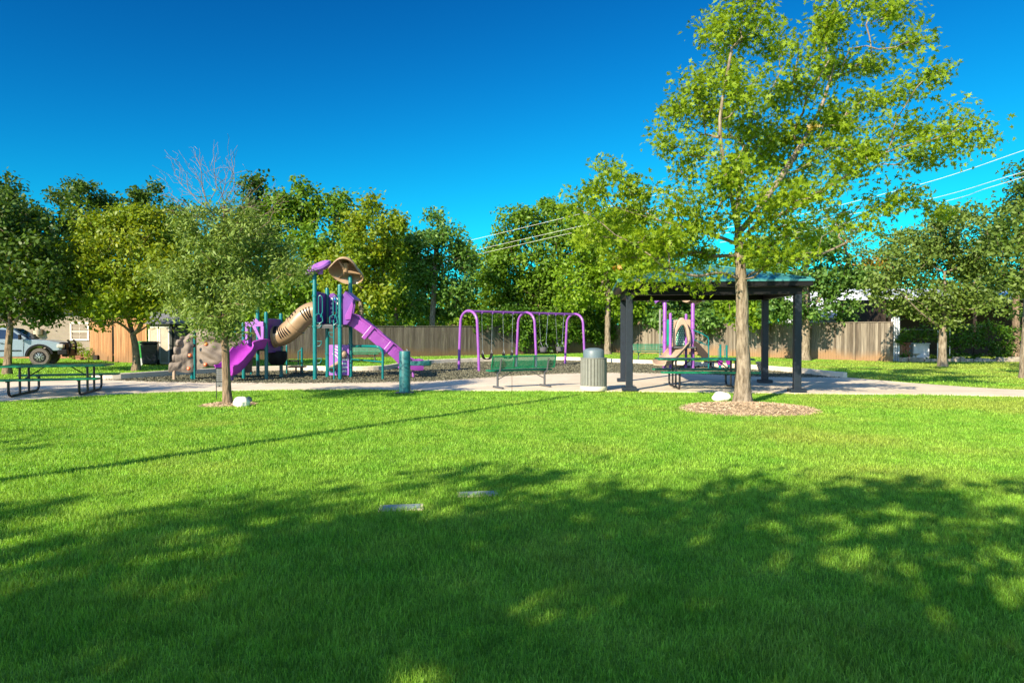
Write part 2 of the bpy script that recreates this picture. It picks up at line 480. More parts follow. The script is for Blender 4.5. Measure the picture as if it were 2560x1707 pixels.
def grass_mats():
    m = bpy.data.materials.new('grass_blades'); m.use_nodes = True
    n, l = m.node_tree.nodes, m.node_tree.links
    p = n["Principled BSDF"]; p.inputs["Roughness"].default_value = 0.5; p.inputs["Specular IOR Level"].default_value = 0.3
    g, c = grass_colour(n, l)
    rr = n.new("ShaderNodeMapRange"); rr.inputs[3].default_value = 0.55; rr.inputs[4].default_value = 1.5
    l.new(g.outputs["Random Per Island"], rr.inputs[0])
    ml = n.new("ShaderNodeMix"); ml.data_type = 'RGBA'; ml.blend_type = 'MULTIPLY'; ml.inputs[0].default_value = 1
    l.new(c, ml.inputs[6]); l.new(rr.outputs[0], ml.inputs[7])
    l.new(ml.outputs[2], p.inputs["Base Color"])
    tr = n.new("ShaderNodeBsdfTranslucent")
    bo = n.new("ShaderNodeMix"); bo.data_type = 'RGBA'; bo.blend_type = 'MULTIPLY'; bo.inputs[0].default_value = 1
    bo.inputs[7].default_value = (1.5, 1.3, 0.6, 1)
    l.new(ml.outputs[2], bo.inputs[6]); l.new(bo.outputs[2], tr.inputs["Color"])
    ms = n.new("ShaderNodeMixShader"); ms.inputs[0].default_value = 0.4
    l.new(p.outputs[0], ms.inputs[1]); l.new(tr.outputs[0], ms.inputs[2]); l.new(ms.outputs[0], n["Material Output"].inputs["Surface"])
    m2 = bpy.data.materials.new('lawn_ground'); m2.use_nodes = True
    n, l = m2.node_tree.nodes, m2.node_tree.links
    p = n["Principled BSDF"]; p.inputs["Roughness"].default_value = 0.9; p.inputs["Specular IOR Level"].default_value = 0.1
    g, c = grass_colour(n, l)
    nz = n.new("ShaderNodeTexNoise"); nz.inputs["Scale"].default_value = 45; nz.inputs["Detail"].default_value = 4
    l.new(g.outputs["Position"], nz.inputs["Vector"])
    rr = n.new("ShaderNodeMapRange"); rr.inputs[1].default_value = 0.3; rr.inputs[2].default_value = 0.7; rr.inputs[3].default_value = 0.45; rr.inputs[4].default_value = 1.15
    l.new(nz.outputs["Fac"], rr.inputs[0])
    ml = n.new("ShaderNodeMix"); ml.data_type = 'RGBA'; ml.blend_type = 'MULTIPLY'; ml.inputs[0].default_value = 1
    l.new(c, ml.inputs[6]); l.new(rr.outputs[0], ml.inputs[7]); l.new(ml.outputs[2], p.inputs["Base Color"])
    bp = n.new("ShaderNodeBump"); bp.inputs["Strength"].default_value = 0.6; bp.inputs["Distance"].default_value = 0.03
    l.new(nz.outputs["Fac"], bp.inputs["Height"]); l.new(bp.outputs[0], p.inputs["Normal"])
    return m, m2
M['blade'], M['lawn'] = grass_mats()

def concrete_mat(name, col, joints=True):
    m = mat(name, col, 0.85, var=0.1, scale=1.1, bump=0.12, bscale=60, spec=0.25, detail=9)
    n, l = m.node_tree.nodes, m.node_tree.links
    p = n["Principled BSDF"]
    src = p.inputs["Base Color"].links[0].from_socket
    tc = n.new("ShaderNodeTexCoord")
    n2 = n.new("ShaderNodeTexNoise"); n2.inputs["Scale"].default_value = 0.35; n2.inputs["Detail"].default_value = 8; n2.inputs["Roughness"].default_value = 0.7
    l.new(tc.outputs["Object"], n2.inputs["Vector"])
    r2 = n.new("ShaderNodeMapRange"); r2.inputs[1].default_value = 0.35; r2.inputs[2].default_value = 0.7; r2.inputs[3].default_value = 0.86; r2.inputs[4].default_value = 1.06
    l.new(n2.outputs["Fac"], r2.inputs[0])
    ml = n.new("ShaderNodeMix"); ml.data_type = 'RGBA'; ml.blend_type = 'MULTIPLY'; ml.inputs[0].default_value = 1
    l.new(src, ml.inputs[6]); l.new(r2.outputs[0], ml.inputs[7])
    last = ml.outputs[2]
    if joints:
        br = n.new("ShaderNodeTexBrick"); br.offset = 0.0
        br.inputs["Scale"].default_value = 1.0; br.inputs["Mortar Size"].default_value = 0.012; br.inputs["Mortar Smooth"].default_value = 0.2
        br.inputs["Brick Width"].default_value = 2.4; br.inputs["Row Height"].default_value = 2.4
        br.inputs["Color1"].default_value = (1, 1, 1, 1); br.inputs["Color2"].default_value = (0.96, 0.96, 0.96, 1); br.inputs["Mortar"].default_value = (0.5, 0.48, 0.46, 1)
        l.new(tc.outputs["Object"], br.inputs["Vector"])
        m4 = n.new("ShaderNodeMix"); m4.data_type = 'RGBA'; m4.blend_type = 'MULTIPLY'; m4.inputs[0].default_value = 1
        l.new(last, m4.inputs[6]); l.new(br.outputs["Color"], m4.inputs[7]); last = m4.outputs[2]
    l.new(last, p.inputs["Base Color"])
    return m
M['concrete'] = concrete_mat('path_concrete', (0.66, 0.57, 0.45))
M['curb'] = concrete_mat('kerb_concrete', (0.66, 0.58, 0.46), False)
M['mulch'] = mat('rubber_mulch', (0.06, 0.060, 0.042), 0.9, var=0.35, scale=60, bump=1.0, bscale=70, c2=(0.14, 0.138, 0.095), spec=0.2)
M['chip'] = foliage('mulch_chips', (0.04, 0.04, 0.028), (0.22, 0.215, 0.145), (0.13, 0.128, 0.085), trans=0.0, rough=0.8)
M['bedsoil'] = mat('bark_mulch_soil', (0.25, 0.175, 0.11), 0.95, var=0.25, scale=9, bump=1.0, bscale=35, c2=(0.40, 0.30, 0.19), spec=0.1)
M['straw'] = foliage('bark_shreds', (0.27, 0.19, 0.12), (0.60, 0.48, 0.33), (0.42, 0.31, 0.20), trans=0.0, rough=0.9)
# ------------------------------------------------------------------ trees
LOBED = [(0, -0.1), (0.06, 0.16), (0.32, 0.26), (0.09, 0.38), (0.38, 0.66), (0.11, 0.66), (0.0, 1.08),
         (-0.11, 0.66), (-0.38, 0.66), (-0.09, 0.38), (-0.32, 0.26), (-0.06, 0.16)]
OVAL = [(0, 0), (0.26, 0.3), (0.22, 0.68), (0, 1.0), (-0.22, 0.68), (-0.26, 0.3)]
NARROW = [(0, 0), (0.15, 0.4), (0, 1.0), (-0.15, 0.4)]
ROUND = [(0, 0), (0.34, 0.4), (0, 1.0), (-0.34, 0.4)]

def leaf_cloud(name, centers, crad, per, size, shape, m, parent, rng, up=0.6, flat=0.75, align=None, keep=None):
    """many separate leaves gathered round clump centres"""
    centers = np.asarray(centers, float)
    n = len(centers) * per
    base = np.repeat(centers, per, axis=0)
    cr = np.repeat(np.asarray(crad, float), per)
    d = rng.normal(size=(n, 3)); d /= np.linalg.norm(d, axis=1)[:, None]
    rad = rng.random(n) ** 0.5
    pos = base + d * (rad * cr)[:, None] * np.array([1, 1, flat])
    if keep is not None:
        k = keep(pos); pos = pos[k]; d = d[k]; n = len(pos)
    nor = rng.normal(size=(n, 3)) * 0.8 + d * 0.5 + np.array([0, 0, up])
    nor /= np.linalg.norm(nor, axis=1)[:, None]
    t = rng.normal(size=(n, 3)) + d * 0.8
    t -= nor * (t * nor).sum(1)[:, None]; t /= np.linalg.norm(t, axis=1)[:, None]
    b = np.cross(nor, t)
    s = size * (0.65 + 0.7 * rng.random(n))
    k = len(shape)
    P = np.zeros((n, k, 3), np.float32)
    for i, (x, y) in enumerate(shape):
        fold = abs(x) * 0.35 - 0.12 * y * y
        P[:, i, :] = pos + b * (x * s)[:, None] + t * ((y - 0.2) * s)[:, None] + nor * (fold * s)[:, None]
    return np_mesh(name, P, k, m, parent, faces=[tuple(range(k))])

class Skeleton:
    """branch graph grown from a trunk towards clump centres"""
    def __init__(s):
        s.p, s.par, s.len = [], [], []
    def add(s, p, par):
        s.p.append(np.array(p, float)); s.par.append(par)
        s.len.append(0 if par < 0 else s.len[par] + np.linalg.norm(s.p[-1] - s.p[par]))
        return len(s.p) - 1
    def chain(s, pts, par):
        for q in pts: par = s.add(q, par)
        return par
    def nearest(s, q, lo=0):
        P = np.array(s.p[lo:]); return lo + int(np.argmin(np.linalg.norm(P - np.array(q), axis=1)))
    def grow(s, targets, lo, rng, step=0.35, wl=0.25, wig=0.07, lift=0.12):
        org = s.p[lo]
        order = np.argsort(np.linalg.norm(targets - org, axis=1))
        ends = []
        for i in order:
            q = targets[i]
            P = np.array(s.p[lo:]); L = np.array(s.len[lo:])
            dist = np.linalg.norm(P - q, axis=1)
            outward = np.linalg.norm(P - org, axis=1)
            cost = dist + wl * (L - L[0]) + 2.0 * np.maximum(0, outward - np.linalg.norm(q - org)) + 0.6 * np.maximum(0, P[:, 2] - q[2])
            j = lo + int(np.argmin(cost))
            a = s.p[j]; L0 = np.linalg.norm(q - a)
            k = max(1, int(L0 / step)); par = j
            for t in range(1, k + 1):
                f = t / k
                pt = a + (q - a) * f
                pt = pt + np.array([0, 0, lift * L0 * math.sin(math.pi * f)]) * -0.5
                if t < k: pt = pt + rng.normal(size=3) * wig * min(1, L0)
                par = s.add(pt, par)
            ends.append(par)
        return ends
    def mesh(s, name, m, parent, rtip, e=2.35, rmin_scale=1.0, base_r=None, lo=0, sides=6, flare=None):
        n = len(s.p)
        load = np.zeros(n); kids = [0] * n
        for i in range(n):
            if s.par[i] >= 0: kids[s.par[i]] += 1
        for i in range(n - 1, -1, -1):
            if kids[i] == 0: load[i] = max(load[i], 1.0)
            if s.par[i] >= 0: load[s.par[i]] += load[i] * 1.0
        r = rtip * load ** (1 / e)
        if base_r:
            i = lo; k = base_r / r[0]
            # thick wood is scaled to the trunk, twigs stay thin
            w_ = np.clip((np.log(r) - math.log(rtip)) / (math.log(r[0]) - math.log(rtip) + 1e-9), 0, 1)
            r = r * (k ** w_)
        P = np.array(s.p); par = np.array(s.par)
        if flare:
            zt = max(1e-3, P[min(flare[2], n) - 1, 2])
            for i in range(min(flare[2], n)): r[i] *= 1 - 0.3 * min(1, max(0, P[i, 2] / zt))
            for i in range(n):
                h = P[i, 2] - P[0, 2]
                if i < flare[2]: r[i] *= 1 + flare[0] * math.exp(-h / flare[1])
        D = np.zeros((n, 3)); has = par >= 0
        D[has] = P[has] - P[par[has]]
        D[~has] = (0, 0, 1)
        D /= np.maximum(np.linalg.norm(D, axis=1)[:, None], 1e-6)
        ref = np.array([0.31, 0.95, 0.05])
        X = np.cross(D, ref); X /= np.maximum(np.linalg.norm(X, axis=1)[:, None], 1e-6)
        Y = np.cross(D, X)
        idx = np.where(has)[0]; pa = par[idx]
        r1 = r[idx]; r0 = np.minimum(r[pa], r1 * 1.25)
        ang = np.arange(sides) * 2 * math.pi / sides
        c, sn = np.cos(ang), np.sin(ang)
        V0 = P[pa][:, None, :] + (X[pa][:, None, :] * c[None, :, None] + Y[pa][:, None, :] * sn[None, :, None]) * r0[:, None, None]
        V1 = P[idx][:, None, :] + (X[idx][:, None, :] * c[None, :, None] + Y[idx][:, None, :] * sn[None, :, None]) * r1[:, None, None]
        VV = np.concatenate([V0, V1], axis=1)
        fs = [(j, (j + 1) % sides, (j + 1) % sides + sides, j + sides) for j in range(sides)]
        fs.append(tuple(range(sides, 2 * sides)))
        o = np_mesh(name, VV, 2 * sides, m, parent, faces=fs, smooth=True)
        o.data.set_sharp_from_angle(angle=R(60))
        return o

def blob_points(blobs, D, rng, dens, depth=None, shell=0.45):
    """clump centres inside crown blobs given as photo px (cx, cy, rx, ry[, dz]) at distance D"""
    pts, rad = [], []
    k = F / D
    for bl in blobs:
        cx, cy, rx, ry = bl[:4]
        dz = bl[4] if len(bl) > 4 else rng.uniform(-1, 1) * (depth or 1.0)
        c = np.array(W(cx, cy, D + dz))
        a, b = rx / k, ry / k
        rr = (a + b) / 2
        n = max(2, int(dens * a * b * 3.14))
        d = rng.normal(size=(n, 3)); d /= np.linalg.norm(d, axis=1)[:, None]
        q = rng.random(n) ** shell
        q = np.where(rng.random(n) < 0.14, q * rng.uniform(1.0, 1.32, n), q)
        P = c + d * q[:, None] * np.array([a, rr, b]) * 0.9
        pts.append(P); rad.append(np.full(n, 1.0))
    return np.concatenate(pts), np.concatenate(rad)

def tree(name, label, base, trunk, trunk_r, blobs, D, leaf_m, bark, seed, size=0.16, per=26, dens=1.6, crad=0.55,
         shape=ROUND, depth=1.0, cat='tree', group=None, step=0.5, rtip=0.012, limbs=(), flare=(0.5, 0.25), up=0.6, shell=0.45, sides=6, flat=0.75, keep=None, wl=0.25):
    rng = np.random.default_rng(seed)
    root = thing(name, label, cat, base, 0, group)
    inv = Matrix.Translation(-Vector(base))
    b0 = np.array(base)
    targets, _ = blob_points(blobs, D, rng, dens, depth, shell)
    targets = targets - b0
    if keep is not None: targets = targets[keep(targets + b0)]
    sk = Skeleton()
    tp = [np.array(t) - b0 for t in trunk]
    dense = [tp[0]]
    for a, b in zip(tp[:-1], tp[1:]):
        k = max(1, int(np.linalg.norm(b - a) / 0.22))
        for i in range(1, k + 1):
            q = a + (b - a) * i / k
            dense.append(q + np.append(rng.normal(size=2) * 0.008, 0))
    par = -1
    for q in dense: par = sk.add(q, par)
    nt_ = len(sk.p)
    lo = nt_ - 1
    first = lo
    for lm in limbs:
        lp = [np.array(t) - b0 for t in lm]
        j = int(np.argmin([np.linalg.norm(np.array(q) - lp[0]) for q in sk.p[:nt_]]))
        first = min(first, j)
        pth = smooth_path([Vector(sk.p[j])] + [Vector(q) for q in lp[1:]], 4)
        sk.chain([np.array(q) for q in pth[1:]], j)
    # clumps may leave the trunk anywhere above its fork
    lo = first
    s_len0 = sk.len[lo]
    sk.grow(targets, lo, rng, step=step, wl=wl)
    sk.mesh('trunk', bark, root, rtip, base_r=trunk_r, sides=sides, flare=(flare[0], flare[1], nt_))
    rad = crad * (0.6 + 0.8 * rng.random(len(targets)))
    lw = leaf_cloud('crown', targets, rad, per, size, shape, leaf_m, root, rng, up=up, flat=flat)
    return root

LM = {}
LM['oak'] = foliage('oak_leaves', (0.061, 0.144, 0.008), (0.280, 0.391, 0.018), (0.224, 0.329, 0.014), trans=0.42, rough=0.5, spec=0.25, nscale=1.2)
LM['dark'] = foliage('dark_leaves', (0.028, 0.072, 0.007), (0.088, 0.155, 0.013), (0.060, 0.118, 0.009), trans=0.25)
LM['mid'] = foliage('mid_green_leaves', (0.066, 0.150, 0.010), (0.174, 0.289, 0.017), (0.107, 0.211, 0.012), trans=0.3)
LM['bright'] = foliage('bright_green_leaves', (0.096, 0.204, 0.008), (0.224, 0.347, 0.016), (0.156, 0.275, 0.011), trans=0.33)
LM['blue'] = foliage('bluish_leaves', (0.040, 0.127, 0.029), (0.149, 0.266, 0.046), (0.092, 0.190, 0.023), trans=0.25)
LM['yellow'] = foliage('yellow_green_leaves', (0.118, 0.192, 0.009), (0.260, 0.311, 0.015), (0.158, 0.241, 0.011), trans=0.33)
LM['olive'] = foliage('grey_olive_leaves', (0.107, 0.175, 0.030), (0.246, 0.340, 0.080), (0.164, 0.252, 0.045), trans=0.25, rough=0.5, spec=0.3)
LM['dullgreen'] = foliage('dull_green_leaves', (0.071, 0.127, 0.021), (0.187, 0.265, 0.053), (0.122, 0.190, 0.029), trans=0.25)
LM['orange'] = foliage('orange_leaves', (0.35, 0.12, 0.01), (0.45, 0.22, 0.02), (0.2, 0.2, 0.02), trans=0.3)
LM['vine'] = foliage('vine_leaves', (0.03, 0.10, 0.008), (0.11, 0.22, 0.012), (0.05, 0.12, 0.008), trans=0.3)

def TB(px, py, tops, D=None):
    """base point and trunk path from pixels, all at the base's distance"""
    b = G(px, py)
    return b, [b] + [W(x, y, b.y) for x, y in tops], b.y

# ------------------------------------------------------------------ ground, path, play surface
def flat_poly(name, pts, z, m, thick=0.0):
    mb = MB(); k = len(pts)
    vs = [(p[0], p[1], z) for p in pts]
    if thick:
        vs += [(p[0], p[1], z - thick) for p in pts]
        fs = [tuple(range(k))] + [(i, i + k, (i + 1) % k + k, (i + 1) % k) for i in range(k)]
    else: fs = [tuple(range(k))]
    mb.add(vs, fs)
    o = mb.build(name, m)
    return tag(o, kind='structure')
def sm(pts, n=5):
    return [Vector((p.x, p.y, 0)) for p in smooth_path([Vector((q[0], q[1], 0)) for q in pts], n)]

mb = MB()
mb.add([(-900, -900, 0), (900, -900, 0), (900, 900, 0), (-900, 900, 0)], [(0, 1, 2, 3)])
tag(mb.build('lawn_ground', M['lawn']), kind='structure')
NEAR_PX = [(-700, 1024), (-300, 1012), (0, 1005), (200, 993), (420, 982), (800, 975), (1100, 977.5), (1560, 980), (1800, 983), (2060, 986), (2300, 988), (2560, 993), (2900, 1000), (3400, 1012)]
near = sm([G(*p) for p in NEAR_PX])
FAR_PX = [(3400, 990), (2900, 983), (2560, 977), (2312, 962), (2134, 947), (2080, 944), (2004, 944), (1877, 942), (1750, 936), (1560, 932.7), (1450, 933.6), (1335, 937.6), (1200, 946), (1050, 955), (800, 959), (560, 958), (400, 956), (320, 953), (234, 948.5), (120, 951), (0, 956), (-300, 970), (-700, 985)]
far = sm([G(*p) for p in FAR_PX])
flat_poly('path', near + far, 0.03, M['concrete'], 0.06)
CURB_PX = [(232, 950), (300, 949), (420, 941), (500, 936), (620, 930), (745, 927), (830, 929), (905, 929), (965, 926), (1000, 919), (1040, 913), (1100, 909), (1237, 904), (1384, 902), (1450, 903), (1560, 908.5), (1700, 914), (1869, 923.5), (2000, 934), (2060, 941), (2112, 946)]
curb = sm([G(*p) for p in CURB_PX])
mul_near = sm([G(*p) for p in [(2118, 947), (2080, 946), (2004, 946), (1877, 944), (1750, 938), (1560, 934.7), (1450, 935.6), (1335, 939.6), (1200, 948), (1050, 957), (800, 961), (560, 960), (400, 958), (320, 955), (234, 951)]])
MULCH_POLY = [(p.x, p.y) for p in curb + mul_near]
flat_poly('play_surface', [Vector(p + (0,)) for p in MULCH_POLY], 0.012, M['mulch'])
mb = MB()
mb.sweep([p + V(0, 0, 0.0) for p in curb], [(-0.09, -0.05), (0.07, -0.05), (0.07, 0.18), (0.055, 0.2), (-0.075, 0.2), (-0.09, 0.18)], smooth=False)
tag(mb.build('kerb', M['curb']), kind='structure')
RING = [(G(1872, 1024), 2.25 / 1.0, 0.0), (G(572, 1012), 0.62, 0.0)]
def in_poly(x, y, poly):
    P = np.array(poly); inside = np.zeros(len(x), bool); j = len(P) - 1
    for i in range(len(P)):
        xi, yi, xj, yj = P[i, 0], P[i, 1], P[j, 0], P[j, 1]
        c = ((yi > y) != (yj > y)) & (x < (xj - xi) * (y - yi) / (yj - yi + 1e-12) + xi)
        inside ^= c; j = i
    return inside

# mulch beds round the two near trees: low domed discs, ragged edge
BEDS = []
def bed(label, c, rx, ry, h, seed):
    rng = np.random.default_rng(seed)
    mb = MB(); n = 72; rings = 9
    ph = rng.random(6) * 6.28
    def edge(a): return 1 + sum(0.05 / (k + 1) * math.sin((k + 2) * a + ph[k]) for k in range(5))
    vs = [(0, 0, h)]
    for r in range(1, rings + 1):
        f = r / rings
        for j in range(n):
            a = 2 * math.pi * j / n; e = edge(a)
            x, y = rx * f * e * math.cos(a), ry * f * e * math.sin(a)
            z = h * (1 - f ** 2) ** 1.0 - 0.01 * (r == rings) + 0.02 * noise.noise(Vector((x * 3 + seed, y * 3, 0)))
            vs.append((x, y, max(z, 0.004) if r < rings else -0.01))
    fs = [(0, 1 + j, 1 + (j + 1) % n) for j in range(n)]
    for r in range(rings - 1):
        for j in range(n):
            a, b = 1 + r * n + j, 1 + r * n + (j + 1) % n
            fs.append((a, a + n, b + n, b))
    mb.add(vs, fs, True)
    o = mb.build('mulch_bed', M['bedsoil']); o.location = c
    tag(o, label, 'mulch bed')
    # loose shreds of bark
    k = int(2200 * rx * ry); a = rng.random(k) * 6.283; f = rng.random(k) ** 0.5 * 1.03
    e = np.array([edge(t) for t in a])
    X = rx * f * e * np.cos(a); Y = ry * f * e * np.sin(a); Z = h * np.maximum(0, 1 - f ** 2) + 0.012
    t = rng.normal(size=(k, 3)) * [1, 1, 0.25]; t /= np.linalg.norm(t, axis=1)[:, None]
    b = np.cross(t, rng.normal(size=(k, 3))); b /= np.linalg.norm(b, axis=1)[:, None]
    L = 0.008 + 0.024 * rng.random(k); wd = 0.003 + 0.005 * rng.random(k)
    C = np.stack([X, Y, Z], 1)
    P = np.stack([C - t * L[:, None] - b * wd[:, None], C + t * L[:, None] - b * wd[:, None], C + t * L[:, None] + b * wd[:, None], C - t * L[:, None] + b * wd[:, None]], 1)
    s = np_mesh('bark_shreds', P, 4, M['straw'], o, faces=[(0, 1, 2, 3)])
    s["kind"] = "stuff"
    BEDS.append((c.x, c.y, rx, ry))
mc = G(1868, 1023)
bed('wide bark mulch bed under the large oak', mc, 1.30, 1.22, 0.10, 3)
bed('small bark mulch bed under the small grey-green tree', G(572, 1012), 0.56, 0.5, 0.05, 4)

# loose rubber chips on the play surface
rng = np.random.default_rng(77)
mp = np.array(MULCH_POLY)
k = 110000
cx = rng.uniform(mp[:, 0].min(), mp[:, 0].max(), k); cy = rng.uniform(mp[:, 1].min(), mp[:, 1].max(), k)
ok = in_poly(cx, cy, MULCH_POLY); cx, cy = cx[ok], cy[ok]; k = len(cx)
t = rng.normal(size=(k, 3)) * [1, 1, 0.4]; t /= np.linalg.norm(t, axis=1)[:, None]
b = np.cross(t, rng.normal(size=(k, 3))); b /= np.linalg.norm(b, axis=1)[:, None]
C = np.stack([cx, cy, 0.025 + 0.015 * rng.random(k)], 1); L = (0.010 + 0.018 * rng.random(k))[:, None]; wd = (0.006 + 0.010 * rng.random(k))[:, None]
tag(np_mesh('mulch_chips', np.stack([C - t * L - b * wd, C + t * L - b * wd, C + t * L + b * wd, C - t * L + b * wd], 1), 4, M['chip'], None, faces=[(0, 1, 2, 3)]), kind='stuff')

# ------------------------------------------------------------------ grass
def grass():
    rng = np.random.default_rng(1)
    npts = np.array([(p.x, p.y) for p in near])
    band = [(p.x, p.y) for p in near + far]
    out = []
    def field(y0, y1, dens, h, wd, xlim=0.82):
        A = xlim * (y1 * y1 - y0 * y0)
        n = int(A * dens)
        y = np.sqrt(rng.random(n) * (y1 * y1 - y0 * y0) + y0 * y0)
        x = (rng.random(n) * 2 - 1) * xlim * y
        bad = in_poly(x, y, band) | in_poly(x, y, MULCH_POLY)
        for (bx, by, rx, ry) in BEDS:
            q = ((x - bx) / rx) ** 2 + ((y - by) / ry) ** 2
            bad |= q < 0.8 + 0.35 * rng.random(n) ** 2
        for (bx, by, hw, hd, a) in LIDS:
            ux = (x - bx) * math.cos(a) + (y - by) * math.sin(a); uy = -(x - bx) * math.sin(a) + (y - by) * math.cos(a)
            bad |= (abs(ux) < hw) & (abs(uy) < hd)
        x, y = x[~bad], y[~bad]; n = len(x)
        # height drifts over the lawn, leaning tufts
        hh = h * (0.55 + 0.75 * rng.random(n)) * (1 + 0.25 * np.sin(x * 1.9 + np.sin(y * 1.3) * 2) * np.sin(y * 2.3 + x))
        a = rng.random(n) * 6.283
        lean = (0.15 + 0.75 * rng.random(n) ** 1.5) * hh
        la = rng.random(n) * 6.283
        dx, dy = np.cos(la) * lean, np.sin(la) * lean
        bx, by = np.cos(a) * wd * 0.5, np.sin(a) * wd * 0.5
        z0 = np.zeros(n)
        v = np.stack([np.stack([x - bx, y - by, z0], 1), np.stack([x + bx, y + by, z0], 1),
                      np.stack([x + bx * 0.75 + dx * 0.35, y + by * 0.75 + dy * 0.35, hh * 0.6], 1),
                      np.stack([x - bx * 0.75 + dx * 0.35, y - by * 0.75 + dy * 0.35, hh * 0.6], 1),
                      np.stack([x + dx, y + dy, hh * (1 - 0.25 * lean / hh)], 1)], 1)
        out.append(v)
    field(2.2, 4.0, 10500, 0.042, 0.0036)
    field(4.0, 7.0, 6000, 0.042, 0.0048)
    field(7.0, 12.0, 2800, 0.040, 0.007)
    field(12.0, 18.0, 1300, 0.040, 0.011)
    field(18.0, 48.0, 130, 0.045, 0.03)
    P = np.concatenate(out)
    print('grass blades', len(P))
    tag(np_mesh('grass', P, 5, M['blade'], None, faces=[(0, 1, 2, 3), (3, 2, 4)]), kind='stuff')
LIDS = []
def lid(x, y, wpx, label):
    c = G(x, y); wd = 0.32; dp = 0.13
    mb = MB(); mb.box((0, 0, 0.012), (wd, dp, 0.014))
    mb2 = MB(); mb2.box((0, 0, 0.006), (wd + 0.05, dp + 0.05, 0.012))
    t = thing('valve_box', label, 'valve box', c, R(8))
    mb.build('lid', M['lid'], t, bevel=0.006)
    mb2.build('frame', M['curb'], t)
    mb3 = MB(); mb3.lathe((0.1, 0, 0.0191), [(0.014, 0), (0.014, 0.003)], 12); mb3.build('bolt', M['steel'], t)
    LIDS.append((c.x, c.y, wd / 2 - 0.01, dp / 2 - 0.005, R(8)))
lid(1194, 1236, 80, 'pale teal valve box lid set in the grass, the farther of two')
lid(1003, 1270, 80, 'pale teal valve box lid set in the grass, the nearer of two')
grass()

# ------------------------------------------------------------------ fences
def board_fence(name, label, a, b, h0, h1, m, seed, bw=0.14, posts=False, cap=False, wob=0.02):
    rng = random.Random(seed)
    a, b = Vector((a[0], a[1], 0)), Vector((b[0], b[1], 0))
    L = (b - a).length; d = (b - a).normalized(); nrm = Vector((-d.y, d.x, 0))
    if nrm.y > 0: nrm = -nrm
    t = thing(name, label, 'fence', a)
    mb = MB(); n = int(L / bw); ang = math.atan2(d.y, d.x)
    for i in range(n):
        u = (i + 0.5) * L / n
        h = h0 + (h1 - h0) * u / L + rng.uniform(-wob, wob) - (rng.random() < 0.06) * rng.uniform(0.0, 0.05)
        th = 0.018
        p = d * u + nrm * rng.uniform(-0.004, 0.004)
        mb.box((p.x, p.y, h / 2), (bw - rng.uniform(0.003, 0.012), th, h), ang + rng.uniform(-0.01, 0.01))
    mb.build('boards', m, t)
    if cap:
        mb = MB(); q = d * L
        mb.bar((0 - nrm.x * 0.01, 0 - nrm.y * 0.01, h0 + 0.03), (q.x - nrm.x * 0.01, q.y, h1 + 0.03), 0.10, 0.04)
        mb.build('top_rail', m, t)
    mb = MB()
    for hz in (0.35, h0 * 0.85):
        mb = MB(); mb.bar(-nrm * 0.045 + V(0, 0, hz), -nrm * 0.045 + d * L + V(0, 0, hz), 0.04, 0.09)
        mb.build('rail', m, t)
    if posts:
        for i in range(int(L / 2.4) + 1):
            p = d * min(L - 0.05, i * 2.4 + 0.05) + nrm * (0.055 if posts == 'front' else -0.1)
            pb = MB(); pb.box((p.x, p.y, h0 * 0.5 + 0.02), (0.09, 0.09, h0 + 0.02), ang); pb.build('post', m, t)
    return t
f0, f1, f2 = (-14.8, 34.7), (7.2, 48.3), (18.75, 33.6)
board_fence('wooden_fence', 'long weathered plank fence behind the slides and swings', f0, f1, 1.72, 1.85, M['fence_shaded'], 1, cap=True, wob=0.012)
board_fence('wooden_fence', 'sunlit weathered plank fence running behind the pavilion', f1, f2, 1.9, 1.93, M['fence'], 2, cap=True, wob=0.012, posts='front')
board_fence('cedar_fence', 'pale orange cedar fence panel beside the house window', (-24.9, 39.5), (-19.45, 33.2), 2.1, 2.15, M['cedar'], 3, wob=0.03)
board_fence('cedar_fence', 'reddish cedar fence panel behind the crepe myrtle', (-19.35, 33.2), (-16.9, 31.6), 2.15, 2.15, M['cedar'], 4, wob=0.02)

# ------------------------------------------------------------------ taupe house on the left
h = thing('house', 'taupe clapboard house behind the pickup with one white-framed window', 'house', (-40, 37.6, 0))
X1 = 17.0   # right corner of the wall at x = -23.0
mb = MB(); mb.box((X1 / 2, 2.5, 1.5), (X1, 5.0, 3.0)); mb.build('wall', M['siding'], h)
mb = MB()
for i in range(13):
    z = 0.22 + i * 0.22
    m_ = Matrix.Rotation(R(9), 3, 'X')
    mb.box((X1 / 2 - 0.02, -0.03, z + 0.11), (X1 + 0.02, 0.025, 0.235), mtx=m_)
mb.build('siding', M['siding'], h)
mb = MB()
mb.prism([(-0.6, 0), (0, 0), (3.2, 0.8), (6.2, 0.0), (6.2, 0.12), (3.2, 0.94), (-0.6, 0.1)], -0.5, X1 + 0.4, mtx=Matrix(((0, 0, 1, 0), (1, 0, 0, -0.4), (0, 1, 0, 2.95), (0, 0, 0, 1))))
mb.build('roof', M['shingle'], h)
def window(par, x0, x1, z0, z1, y=-0.05, mull=True):
    fr = MB(); c = ((x0 + x1) / 2, y, (z0 + z1) / 2); t = 0.08
    fr.box((x0, y, c[2]), (t, 0.07, z1 - z0 + t)); fr.box((x1, y, c[2]), (t, 0.07, z1 - z0 + t))
    fr.box((c[0], y, z1), (x1 - x0 - t, 0.07, t)); fr.box((c[0], y - 0.01, z0), (x1 - x0 - t, 0.09, t))
    fr.box((c[0], y + 0.01, c[2]), (x1 - x0 - t, 0.04, 0.04))
    if mull:
        fr.box((c[0], y + 0.012, c[2]), (0.012, 0.03, z1 - z0 - t))
    w_ = fr.build('window', M['trim'], par)
    g = MB(); g.box((c[0], y + 0.025, c[2]), (x1 - x0, 0.01, z1 - z0)); g.build('pane', M['pane'], w_)
